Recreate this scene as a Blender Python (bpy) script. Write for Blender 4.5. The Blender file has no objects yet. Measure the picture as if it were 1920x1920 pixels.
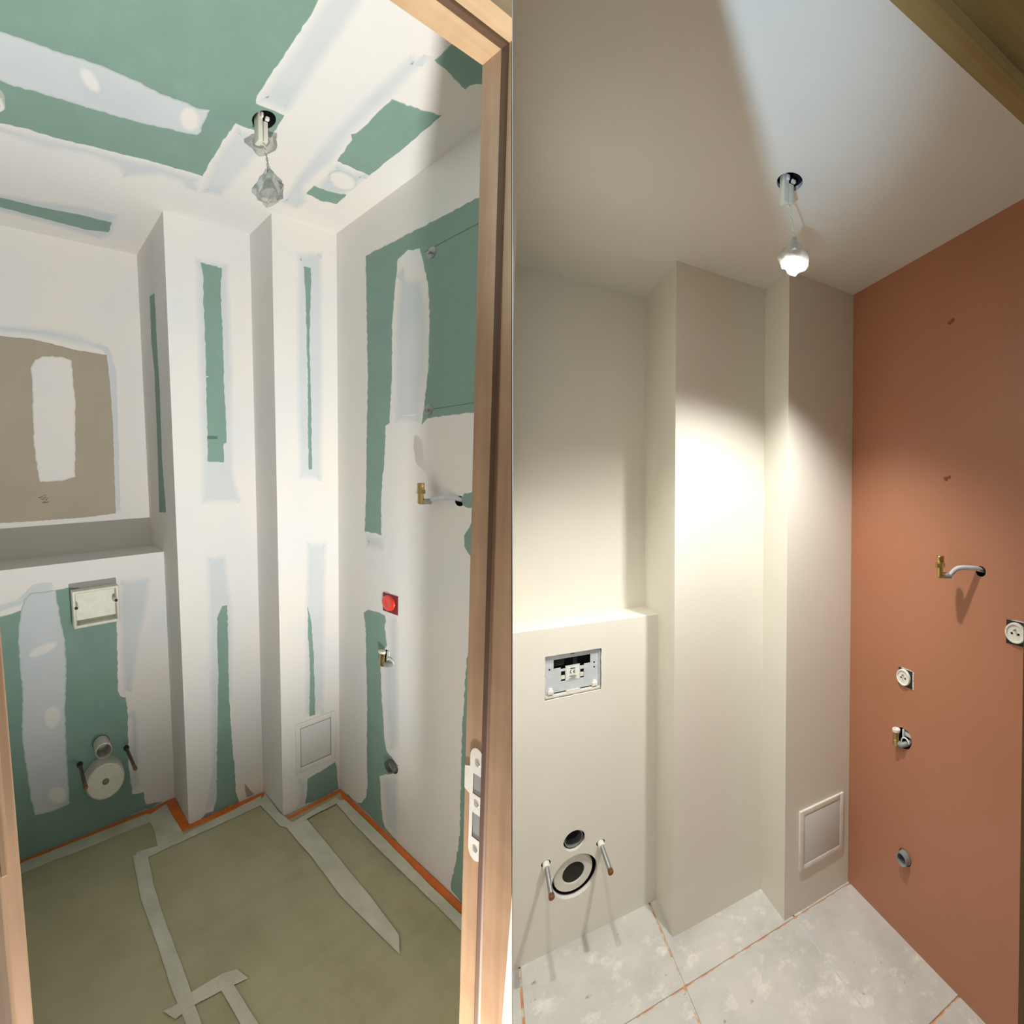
import bpy, bmesh, math, random
import numpy as np
from mathutils import Vector, Matrix
from mathutils.geometry import tessellate_polygon

random.seed(7)
scene = bpy.context.scene
COL = scene.collection
PI = math.pi

def S(r, g, b):
    f = lambda c: (c / 255 / 12.92) if c / 255 <= 0.04045 else ((c / 255 + 0.055) / 1.055) ** 2.4
    return (f(r), f(g), f(b), 1.0)

# ------------------------------------------------------------------ camera, world, exposure, lights
CAM = Vector((-1.3091612, -1.3627682, 1.6033642))
RW = Matrix(((0.8384149, -0.0002962, 0.5450324), (-0.5449819, -0.0140900, 0.8383294), (0.0074312, -0.9999007, -0.0119747)))
cam_data = bpy.data.cameras.new('camera')
cam = bpy.data.objects.new('camera', cam_data)
COL.objects.link(cam)
cx, cy, cz = RW.col[0], RW.col[1], RW.col[2]
rot = Matrix((cx, -cy, -cz)).transposed().to_4x4()
cam.matrix_world = Matrix.Translation(CAM) @ rot
cam_data.sensor_width = 36.0
cam_data.lens = 820.0 / 1920.0 * 36.0
cam_data.shift_x = -0.25                      # rising-front style lens: optical axis over the painted room
cam_data.clip_start = 0.02
cam_data.clip_end = 60
scene.camera = cam

scene.view_settings.view_transform = 'Standard'
scene.view_settings.look = 'None'
scene.view_settings.gamma = 1.0
scene.view_settings.use_curve_mapping = False
scene.view_settings.exposure = 0.0
scene.cycles.use_denoising = True
scene.cycles.max_bounces = 10
scene.cycles.diffuse_bounces = 6
scene.cycles.transparent_max_bounces = 16
scene.cycles.sample_clamp_indirect = 6.0
scene.cycles.caustics_reflective = False
scene.cycles.caustics_refractive = False

world = bpy.data.worlds.new('hallway_ambient')
scene.world = world
world.use_nodes = True
world.node_tree.nodes['Background'].inputs[0].default_value = (0.75, 0.85, 1.0, 1)
world.node_tree.nodes['Background'].inputs[1].default_value = 0.05

# the unfinished room (left) and its axes; the painted room (right) is plain world metres
ML = Matrix(((0.51562817, -0.79189586, 0.02288054), (0.24895415, 1.54952583, -0.11758077), (0.06559437, 0.05186831, 0.99663991)))
TL = Vector((-1.88401028, 1.47433314, 0.24607154))

def lamp(name, kind, loc, energy, color, target=None, radius=0.03, cone=None, blend=0.3, size=None):
    d = bpy.data.lights.new(name, kind)
    d.energy = energy
    d.color = color
    if kind in ('POINT', 'SPOT'):
        d.shadow_soft_size = radius
    if kind == 'SPOT':
        d.spot_size = math.radians(cone)
        d.spot_blend = blend
    if kind == 'AREA':
        d.shape = 'RECTANGLE'
        d.size, d.size_y = size
    o = bpy.data.objects.new(name, d)
    COL.objects.link(o)
    o.location = loc
    if target is not None:
        o.rotation_euler = (Vector(target) - Vector(loc)).to_track_quat('-Z', 'Y').to_euler()
    return o

# work lamp standing low in the doorway of the unfinished room, pointing up into it
lamp('work_lamp', 'SPOT', ML @ Vector((-0.86, -1.28, 0.06)) + TL, 250, (1.0, 0.985, 0.965), ML @ Vector((-0.84, -0.25, 2.33)) + TL, 0.008, 110, 1.0)
# daylight from the hallway behind the photographer, entering both doorways
lamp('hall_daylight', 'AREA', ML @ Vector((-1.35, -2.3, 1.3)) + TL, 9, (0.72, 0.86, 1.0), ML @ Vector((-0.6, 0.2, 1.0)) + TL, size=(0.5, 1.2))
# cold daylight that reaches the painted room's ceiling through its doorway
lamp('door_daylight', 'SPOT', (-2.25, -1.95, 0.55), 250, (0.55, 0.78, 1.0), (-0.95, -0.60, 2.5), 0.06, 22, 1.0)
# the lit ceiling bulb and the second one of the same kind at the left
lamp('bulb_light', 'SPOT', (-0.585, -0.372, 2.262), 108, (1.0, 0.975, 0.935), (-0.76, -0.05, 0.2), 0.026, 118, 1.0)
lamp('second_bulb_light', 'SPOT', (-1.19, -0.14, 2.30), 48, (1.0, 0.975, 0.935), (-1.14, -0.20, 0.0), 0.022, 100, 1.0)
# ------------------------------------------------------------------ materials
def new_mat(name):
    m = bpy.data.materials.new(name)
    m.use_nodes = True
    nt = m.node_tree
    nt.nodes.clear()
    out = nt.nodes.new('ShaderNodeOutputMaterial')
    b = nt.nodes.new('ShaderNodeBsdfPrincipled')
    nt.links.new(b.outputs[0], out.inputs[0])
    return m, nt, b

def attr(nt, name):
    a = nt.nodes.new('ShaderNodeAttribute')
    a.attribute_name = name
    return a

def noise(nt, vec, scale, detail=4, rough=0.55, stretch=None):
    n = nt.nodes.new('ShaderNodeTexNoise')
    n.inputs['Scale'].default_value = scale
    n.inputs['Detail'].default_value = detail
    n.inputs['Roughness'].default_value = rough
    if stretch:
        mp = nt.nodes.new('ShaderNodeMapping')
        mp.inputs['Scale'].default_value = stretch
        nt.links.new(vec, mp.inputs[0])
        vec = mp.outputs[0]
    nt.links.new(vec, n.inputs['Vector'])
    return n.outputs['Fac']

def ramp(nt, fac, stops):
    r = nt.nodes.new('ShaderNodeValToRGB')
    e = r.color_ramp.elements
    e[0].position, e[0].color = stops[0]
    e[1].position, e[1].color = stops[-1]
    for p, c in stops[1:-1]:
        k = e.new(p)
        k.color = c
    nt.links.new(fac, r.inputs[0])
    return r.outputs[0]

def mixc(nt, fac, a, b):
    m = nt.nodes.new('ShaderNodeMix')
    m.data_type = 'RGBA'
    for sock, v in ((m.inputs[0], fac), (m.inputs[6], a), (m.inputs[7], b)):
        if isinstance(v, (int, float)):
            sock.default_value = v
        elif isinstance(v, tuple):
            sock.default_value = v
        else:
            nt.links.new(v, sock)
    return m.outputs[2]

def bump(nt, b, fac, strength, dist=0.001):
    n = nt.nodes.new('ShaderNodeBump')
    n.inputs['Strength'].default_value = strength
    n.inputs['Distance'].default_value = dist
    nt.links.new(fac, n.inputs['Height'])
    nt.links.new(n.outputs[0], b.inputs['Normal'])

def plaster_col(nt, rc):
    return ramp(nt, noise(nt, rc, 2.3, 5), [(0.30, S(221, 222, 223)), (0.55, S(228, 225, 220)), (0.75, S(231, 225, 216))])

def thin_col(nt, rc):
    return ramp(nt, noise(nt, rc, 5.0, 4), [(0.3, S(195, 203, 207)), (0.7, S(207, 211, 214))])

def green_col(nt, rc):
    return ramp(nt, noise(nt, rc, 9.0, 5, 0.6), [(0.25, S(122, 151, 139)), (0.6, S(127, 157, 145)), (0.8, S(133, 162, 150))])

def khaki_col(nt, rc):
    return ramp(nt, noise(nt, rc, 6.0, 4), [(0.3, S(166, 157, 139)), (0.7, S(173, 163, 145))])

COLS = {'plaster': plaster_col, 'thin': thin_col, 'green': green_col, 'khaki': khaki_col}

def wall_mat(name, col, rough=0.85):
    m, nt, b = new_mat(name)
    rc = attr(nt, 'rc').outputs['Vector']
    nt.links.new(COLS[col](nt, rc), b.inputs['Base Color'])
    b.inputs['Roughness'].default_value = rough
    bump(nt, b, noise(nt, rc, 60, 4), 0.12)
    return m

def coat_mat(name, under, over, amount=1.0, rough=0.85):
    """A coat whose cover fades where the stored 'cov' value falls."""
    m, nt, b = new_mat(name)
    rc = attr(nt, 'rc').outputs['Vector']
    cov = attr(nt, 'cov').outputs['Fac']
    mm = nt.nodes.new('ShaderNodeMath'); mm.operation = 'MULTIPLY'
    nt.links.new(cov, mm.inputs[0]); mm.inputs[1].default_value = amount
    nt.links.new(mixc(nt, mm.outputs[0], COLS[under](nt, rc), COLS[over](nt, rc)), b.inputs['Base Color'])
    b.inputs['Roughness'].default_value = rough
    bump(nt, b, noise(nt, rc, 60, 4), 0.12)
    return m

def paint_mat(name, c1, c2, rough=0.6, orange_peel=0.06, spec=0.4, sc=3.0):
    m, nt, b = new_mat(name)
    rc = attr(nt, 'rc').outputs['Vector']
    nt.links.new(ramp(nt, noise(nt, rc, sc, 3), [(0.3, c1), (0.7, c2)]), b.inputs['Base Color'])
    b.inputs['Roughness'].default_value = rough
    b.inputs['Specular IOR Level'].default_value = spec
    bump(nt, b, noise(nt, rc, 180, 2), orange_peel, 0.0006)
    return m

def plain(name, col, rough=0.5, metal=0.0, spec=0.5, var=0.06, sc=40):
    m, nt, b = new_mat(name)
    rc = attr(nt, 'rc').outputs['Vector']
    lo = tuple(c * (1 - var) for c in col[:3]) + (1,)
    hi = tuple(min(1, c * (1 + var)) for c in col[:3]) + (1,)
    nt.links.new(ramp(nt, noise(nt, rc, sc, 3), [(0.3, lo), (0.7, hi)]), b.inputs['Base Color'])
    b.inputs['Roughness'].default_value = rough
    b.inputs['Metallic'].default_value = metal
    b.inputs['Specular IOR Level'].default_value = spec
    return m

def wood_mat(name, stretch, c):
    m, nt, b = new_mat(name)
    rc = attr(nt, 'rc').outputs['Vector']
    g = noise(nt, rc, 1.0, 6, 0.6, stretch)
    k = noise(nt, rc, 14, 3)
    base = ramp(nt, g, [(0.25, c[0]), (0.5, c[1]), (0.75, c[2])])
    nt.links.new(mixc(nt, 0.25, base, ramp(nt, k, [(0.35, c[0]), (0.65, c[2])])), b.inputs['Base Color'])
    b.inputs['Roughness'].default_value = 0.6
    bump(nt, b, g, 0.2, 0.001)
    return m

def film_mat():
    m, nt, b = new_mat('olive_floor_film')
    rc = attr(nt, 'rc').outputs['Vector']
    n = noise(nt, rc, 3.5, 5, 0.6)
    n2 = noise(nt, rc, 1.0, 5, 0.6, (3.0, 22.0, 1.0))
    c = ramp(nt, n, [(0.3, S(156, 151, 118)), (0.5, S(170, 165, 132)), (0.72, S(178, 174, 144))])
    c2 = ramp(nt, n2, [(0.35, S(142, 135, 104)), (0.6, S(176, 172, 140))])
    nt.links.new(mixc(nt, 0.15, c, c2), b.inputs['Base Color'])
    b.inputs['Roughness'].default_value = 0.6
    bump(nt, b, noise(nt, rc, 7, 4), 0.35, 0.004)
    return m

def tape_mat():
    m, nt, b = new_mat('translucent_tape')
    rc = attr(nt, 'rc').outputs['Vector']
    nt.links.new(ramp(nt, noise(nt, rc, 12, 5), [(0.3, S(186, 184, 164)), (0.7, S(206, 205, 188))]), b.inputs['Base Color'])
    b.inputs['Roughness'].default_value = 0.5
    return m

def tile_mat():
    m, nt, b = new_mat('grey_dusty_tile')
    rc = attr(nt, 'rc').outputs['Vector']
    n = noise(nt, rc, 4.0, 8, 0.62)
    base = ramp(nt, n, [(0.30, S(178, 180, 176)), (0.5, S(197, 197, 191)), (0.7, S(211, 209, 203))])
    n2 = noise(nt, rc, 9.0, 6, 0.7)
    spots = ramp(nt, n2, [(0.54, (0, 0, 0, 1)), (0.68, (1, 1, 1, 1))])
    c = mixc(nt, spots, base, S(228, 225, 218))
    n3 = noise(nt, rc, 21.0, 3, 0.5)
    dark = ramp(nt, n3, [(0.26, (1, 1, 1, 1)), (0.31, (0, 0, 0, 1))])
    c = mixc(nt, dark, c, S(150, 152, 152))
    nt.links.new(c, b.inputs['Base Color'])
    b.inputs['Roughness'].default_value = 0.55
    bump(nt, b, n, 0.1, 0.002)
    return m

def joint_mat():
    m, nt, b = new_mat('tile_joint_orange_residue')
    rc = attr(nt, 'rc').outputs['Vector']
    n = noise(nt, rc, 26, 4)
    nt.links.new(ramp(nt, n, [(0.44, S(204, 200, 190)), (0.52, S(208, 160, 126)), (0.66, S(200, 132, 88))]), b.inputs['Base Color'])
    b.inputs['Roughness'].default_value = 0.8
    return m

def emit_mat(name, col, strength):
    m = bpy.data.materials.new(name)
    m.use_nodes = True
    nt = m.node_tree
    nt.nodes.clear()
    out = nt.nodes.new('ShaderNodeOutputMaterial')
    e = nt.nodes.new('ShaderNodeEmission')
    e.inputs[0].default_value = col
    e.inputs[1].default_value = strength
    nt.links.new(e.outputs[0], out.inputs[0])
    return m

def bag_mat(milky=0.14):
    m = bpy.data.materials.new('clear_plastic_film')
    m.use_nodes = True
    nt = m.node_tree
    nt.nodes.clear()
    out = nt.nodes.new('ShaderNodeOutputMaterial')
    tr = nt.nodes.new('ShaderNodeBsdfTransparent')
    tr.inputs[0].default_value = (0.93, 0.94, 0.93, 1)
    gl = nt.nodes.new('ShaderNodeBsdfGlossy')
    gl.inputs['Roughness'].default_value = 0.12
    df = nt.nodes.new('ShaderNodeBsdfTranslucent')
    df.inputs[0].default_value = (0.9, 0.9, 0.9, 1)
    lw = nt.nodes.new('ShaderNodeLayerWeight')
    lw.inputs[0].default_value = 0.35
    m1 = nt.nodes.new('ShaderNodeMixShader')
    nt.links.new(lw.outputs['Facing'], m1.inputs[0])
    nt.links.new(tr.outputs[0], m1.inputs[1])
    nt.links.new(gl.outputs[0], m1.inputs[2])
    m2 = nt.nodes.new('ShaderNodeMixShader')
    m2.inputs[0].default_value = milky
    nt.links.new(m1.outputs[0], m2.inputs[1])
    nt.links.new(df.outputs[0], m2.inputs[2])
    nt.links.new(m2.outputs[0], out.inputs[0])
    return m

M = {
    'plaster': wall_mat('joint_compound', 'plaster'),
    'green': wall_mat('green_plasterboard', 'green'),
    'p_on_green': coat_mat('compound_over_board', 'green', 'thin'),
    'fill': coat_mat('filler_spot', 'thin', 'plaster'),
    'thin': coat_mat('thin_compound_coat', 'plaster', 'thin', 0.85),
    'g_on_p': coat_mat('bare_green_board', 'plaster', 'green'),
    'khaki': coat_mat('bare_brown_board', 'plaster', 'khaki'),
    'p_on_khaki': coat_mat('compound_over_brown_board', 'khaki', 'plaster'),
    'cream': paint_mat('cream_wall_paint', S(223, 220, 208), S(227, 224, 213)),
    'ceil': paint_mat('white_ceiling_paint', S(218, 216, 209), S(222, 220, 213), 0.8),
    'terra': paint_mat('terracotta_wall_paint', S(172, 116, 88), S(176, 120, 92), 0.38, 0.05, 0.5),
    'pine_v': wood_mat('pine_upright_grain', (60, 60, 2.2), (S(140, 106, 74), S(166, 132, 97), S(182, 150, 116))),
    'pine_h': wood_mat('pine_level_grain', (2.2, 60, 60), (S(158, 122, 82), S(182, 146, 106), S(198, 166, 128))),
    'oak_h': wood_mat('darker_wood_level_grain', (2.2, 60, 60), (S(128, 96, 40), S(146, 116, 62), S(166, 140, 90))),
    'oak_v': wood_mat('darker_wood_upright_grain', (60, 60, 2.2), (S(112, 82, 44), S(130, 100, 60), S(150, 124, 82))),
    'film': film_mat(),
    'tape': tape_mat(),
    'orange': plain('orange_membrane', S(214, 108, 28), 0.6, var=0.12, sc=14),
    'tile': tile_mat(),
    'joint': joint_mat(),
    'white': plain('white_plastic', S(228, 228, 220), 0.4),
    'offwhite': plain('aged_white_plastic', S(216, 214, 200), 0.45),
    'grey': plain('grey_pipe_plastic', S(138, 142, 142), 0.35),
    'darkgrey': plain('dark_pipe_plastic', S(84, 84, 80), 0.35),
    'plate': plain('pale_grey_plate', S(196, 202, 206), 0.45),
    'void': plain('dark_cavity', S(42, 40, 34), 0.9),
    'voidb': plain('black_cavity', S(12, 11, 10), 0.95),
    'rubber': plain('black_rubber', S(26, 24, 24), 0.6),
    'brass': plain('brass', S(190, 164, 104), 0.3, 1.0),
    'hatch': plain('white_hatch_lacquer', S(214, 217, 215), 0.4, var=0.015),
    'steel': plain('zinc_steel', S(160, 162, 164), 0.45, 0.8),
    'rust': plain('dull_threaded_steel', S(96, 86, 74), 0.5, 0.6),
    'copper': plain('copper_tip', S(132, 88, 60), 0.4, 0.7),
    'red': plain('bright_red_cover', S(226, 44, 16), 0.4),
    'darkred': plain('dark_red_mounting', S(112, 18, 20), 0.6),
    'terradk': plain('dark_terracotta_dab', S(132, 70, 44), 0.7),
    'groove_shade': plain('brown_groove_shade', S(92, 64, 42), 0.8),  # dark brown standing in for shade in the door frame groove
    'pencil': plain('pencil_mark', S(92, 84, 70), 0.9),
    'seam': plain('board_pencil_line', S(88, 122, 110), 0.9),
    'print': plain('grey_print', S(120, 124, 126), 0.7),
    'glow': emit_mat('lit_bulb_face', (1.0, 0.95, 0.86, 1), 38.0),
    'glass': plain('bulb_glass_unlit', S(190, 190, 186), 0.1, 0.3, 0.8),
    'bag': bag_mat(),
    'bag_lit': bag_mat(0.34),
}

# ------------------------------------------------------------------ geometry helpers (room metres)
class G:
    """Collects vertices, faces and cover values in room coordinates."""
    def __init__(s):
        s.v, s.f, s.c, s.m = [], [], [], []
    def add(s, vs, fs, cov=None, mi=0):
        b = len(s.v)
        s.v += [tuple(p) for p in vs]
        s.c += list(cov) if cov is not None else [1.0] * len(vs)
        s.f += [tuple(b + i for i in f) for f in fs]
        s.m += [mi] * len(fs)
        return s
    def box(s, lo, hi, bev=0.0, mi=0):
        bm = bmesh.new()
        bmesh.ops.create_cube(bm, size=1.0)
        for v in bm.verts:
            v.co = Vector([lo[i] + (hi[i] - lo[i]) * (v.co[i] + 0.5) for i in range(3)])
        if bev > 0:
            bmesh.ops.bevel(bm, geom=bm.edges[:], offset=bev, segments=2, profile=0.5, affect='EDGES')
        bm.verts.index_update()
        s.add([v.co for v in bm.verts], [[v.index for v in f.verts] for f in bm.faces], mi=mi)
        bm.free()
        return s
    def quad(s, a, b, c, d, mi=0):
        return s.add([a, b, c, d], [(0, 1, 2, 3)], mi=mi)
    def poly(s, outer, holes=(), mi=0):
        """Flat face with holes; all points 3D in one plane."""
        loops = [[Vector(p) for p in outer]] + [[Vector(p) for p in h] for h in holes]
        flat = [p for l in loops for p in l]
        tris = tessellate_polygon(loops)
        return s.add(flat, tris, mi=mi)
    def loft(s, A, B, mi=0):
        n = len(A)
        fs = [(i, (i + 1) % n, n + (i + 1) % n, n + i) for i in range(n)]
        fs += [tuple(range(n))[::-1], tuple(range(n, 2 * n))]
        return s.add(list(A) + list(B), fs, mi=mi)
    def ring(s, c, r, axis, n=24, r2=None):
        a, b = AX[axis]
        pts = []
        for k in range(n):
            t = 2 * PI * k / n
            p = [c[0], c[1], c[2]]
            p[a] += r * math.cos(t)
            p[b] += (r2 or r) * math.sin(t)
            pts.append(tuple(p))
        return pts
    def lathe(s, c, axis, prof, n=24, mi=0, cap0=True, cap1=True):
        """prof: list of (offset along axis, radius)."""
        rings = []
        for o, r in prof:
            p = list(c)
            p[axis] += o
            rings.append(s.ring(p, max(r, 1e-5), axis, n))
        vs = [p for r in rings for p in r]
        fs = []
        for k in range(len(prof) - 1):
            for i in range(n):
                j = (i + 1) % n
                fs.append((k * n + i, k * n + j, (k + 1) * n + j, (k + 1) * n + i))
        if cap0: fs.append(tuple(range(n)))
        if cap1: fs.append(tuple((len(prof) - 1) * n + i for i in range(n)))
        return s.add(vs, fs, mi=mi)
    def tube(s, path, r, n=10, mi=0):
        pts = [Vector(p) for p in path]
        rad = r if isinstance(r, (list, tuple)) else [r] * len(pts)
        vs, fs = [], []
        up = Vector((0.13, 0.21, 0.97))
        for k, p in enumerate(pts):
            t = (pts[min(k + 1, len(pts) - 1)] - pts[max(k - 1, 0)]).normalized()
            x = t.cross(up)
            if x.length < 0.05:
                x = t.cross(Vector((1, 0, 0)))
            x.normalize()
            y = t.cross(x)
            vs += [p + (x * math.cos(2 * PI * i / n) + y * math.sin(2 * PI * i / n)) * rad[k] for i in range(n)]
        for k in range(len(pts) - 1):
            for i in range(n):
                j = (i + 1) % n
                fs.append((k * n + i, k * n + j, (k + 1) * n + j, (k + 1) * n + i))
        fs.append(tuple(range(n)))
        fs.append(tuple((len(pts) - 1) * n + i for i in range(n)))
        return s.add(vs, fs, mi=mi)

AX = {0: (1, 2), 1: (0, 2), 2: (0, 1)}

def smooth_path(pts, n=8):
    """Catmull-Rom through the points."""
    P = [Vector(p) for p in pts]
    P = [P[0] * 2 - P[1]] + P + [P[-1] * 2 - P[-2]]
    out = []
    for k in range(1, len(P) - 2):
        for i in range(n):
            t = i / n
            a, b, c, d = P[k - 1], P[k], P[k + 1], P[k + 2]
            out.append(0.5 * ((2 * b) + (c - a) * t + (2 * a - 5 * b + 4 * c - d) * t * t + (3 * b - a - 3 * c + d) * t ** 3))
    out.append(P[-2])
    return out

class Room:
    def __init__(s, m, t, tag):
        s.m, s.t, s.tag = m, t, tag
    def w(s, p):
        return s.m @ Vector(p) + s.t

UNF = Room(ML, TL, 'unfinished')
FIN = Room(Matrix.Identity(3), Vector((0, 0, 0)), 'painted')
LOC = {}

def props(o, label=None, cat=None, group=None, kind=None):
    if label: o['label'] = label
    if cat: o['category'] = cat
    if group: o['group'] = group
    if kind: o['kind'] = kind
    return o

def thing(room, name, base, label, cat, group=None, kind=None):
    o = bpy.data.objects.new(name, None)
    o.empty_display_size = 0.05
    COL.objects.link(o)
    o.location = room.w(base)
    LOC[o.name] = room.w(base)
    return props(o, label, cat, group, kind)

def mesh(room, name, g, mats, parent=None, smooth=35, label=None, cat=None, group=None, kind=None):
    W = [room.w(p) for p in g.v]
    if parent is not None:
        loc = LOC[parent.name]
    else:
        n = len(W)
        loc = Vector((sum(p.x for p in W) / n, sum(p.y for p in W) / n, min(p.z for p in W)))
    me = bpy.data.meshes.new(name)
    me.from_pydata([p - loc for p in W], [], g.f)
    a = me.attributes.new('rc', 'FLOAT_VECTOR', 'POINT')
    a.data.foreach_set('vector', np.array(g.v, dtype=np.float32).ravel())
    c = me.attributes.new('cov', 'FLOAT', 'POINT')
    c.data.foreach_set('value', np.array(g.c, dtype=np.float32))
    if not isinstance(mats, (list, tuple)):
        mats = [mats]
    for k in mats:
        me.materials.append(M[k])
    if len(mats) > 1:
        me.polygons.foreach_set('material_index', g.m)
    bm = bmesh.new()
    bm.from_mesh(me)
    bmesh.ops.recalc_face_normals(bm, faces=bm.faces[:])
    bm.to_mesh(me)
    bm.free()
    if smooth:
        me.shade_smooth()
        me.set_sharp_from_angle(angle=math.radians(smooth))
    me.update()
    o = bpy.data.objects.new(name, me)
    COL.objects.link(o)
    if parent is None:
        o.location = loc
    else:
        o.parent = parent
    LOC[o.name] = loc
    return props(o, label, cat, group, kind)

def struct(room, name, g, mats, label, cat='wall', **k):
    return mesh(room, name, g, mats, None, 0, label, cat, None, 'structure')

def circ(c, r, axis, n=28, r2=None):
    return G().ring(c, r, axis, n, r2)

# ------------------------------------------------------------------ flat coats on the walls
def dense(poly, step, jit, rnd):
    out = []
    n = len(poly)
    for i in range(n):
        a, b = poly[i], poly[(i + 1) % n]
        d = math.hypot(b[0] - a[0], b[1] - a[1])
        k = max(1, int(d / step))
        for j in range(k):
            t = j / k
            jx, jy = (rnd.uniform(-jit, jit), rnd.uniform(-jit, jit)) if j else (rnd.uniform(-jit, jit) * .4, rnd.uniform(-jit, jit) * .4)
            out.append((a[0] + (b[0] - a[0]) * t + jx, a[1] + (b[1] - a[1]) * t + jy))
    return out

def area2(p):
    return sum(p[i][0] * p[(i + 1) % len(p)][1] - p[(i + 1) % len(p)][0] * p[i][1] for i in range(len(p)))

def inset(poly, d):
    n = len(poly)
    sg = 1 if area2(poly) > 0 else -1
    out = []
    for i in range(n):
        a, b, c = poly[i - 1], poly[i], poly[(i + 1) % n]
        e1 = Vector((b[0] - a[0], b[1] - a[1])); e2 = Vector((c[0] - b[0], c[1] - b[1]))
        n1 = Vector((-e1.y, e1.x)) * sg; n2 = Vector((-e2.y, e2.x)) * sg
        if n1.length > 1e-9: n1.normalize()
        if n2.length > 1e-9: n2.normalize()
        nn = n1 + n2
        if nn.length < 1e-6: nn = n1
        nn.normalize()
        out.append((b[0] + nn.x * d, b[1] + nn.y * d))
    return out

def coat(axis, val, sign, poly, level, d=0.003, step=0.012, jit=0.0022, cov0=0.8, rings=1, seed=0, h=0.0006, holes=()):
    """Thin coat lying on the plane coord[axis]=val; sign: side that the room is on."""
    rnd = random.Random(seed)
    p = dense(poly, step, jit, rnd)
    a, b = AX[axis]
    loops = [p]
    for r in range(rings):
        loops.append(inset(loops[-1], d / rings))
    n = len(p)
    g = G()
    def lift(q, off):
        v = [0, 0, 0]
        v[axis] = val + sign * off
        v[a], v[b] = q
        return tuple(v)
    base = 0.00015 + level * h
    vs, cov = [], []
    vs += [lift(q, 0.0) for q in p]; cov += [cov0] * n
    for k, l in enumerate(loops):
        t = k / rings
        vs += [lift(q, base + h * 0.5 * t) for q in l]
        cov += [cov0 + (1 - cov0) * t] * n
    fs = []
    for k in range(len(loops)):
        for i in range(n):
            j = (i + 1) % n
            fs.append((k * n + i, k * n + j, (k + 1) * n + j, (k + 1) * n + i))
    last = len(loops) * n
    for hole in holes:
        vs += [lift(q, base + h * 0.5) for q in hole]
        cov += [1.0] * len(hole)
    for t in tessellate_polygon([[Vector((q[0], q[1], 0)) for q in loops[-1]]] + [[Vector((q[0], q[1], 0)) for q in hole] for hole in holes]):
        fs.append(tuple(last + i for i in t))
    g.add(vs, fs, cov)
    return g

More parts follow.
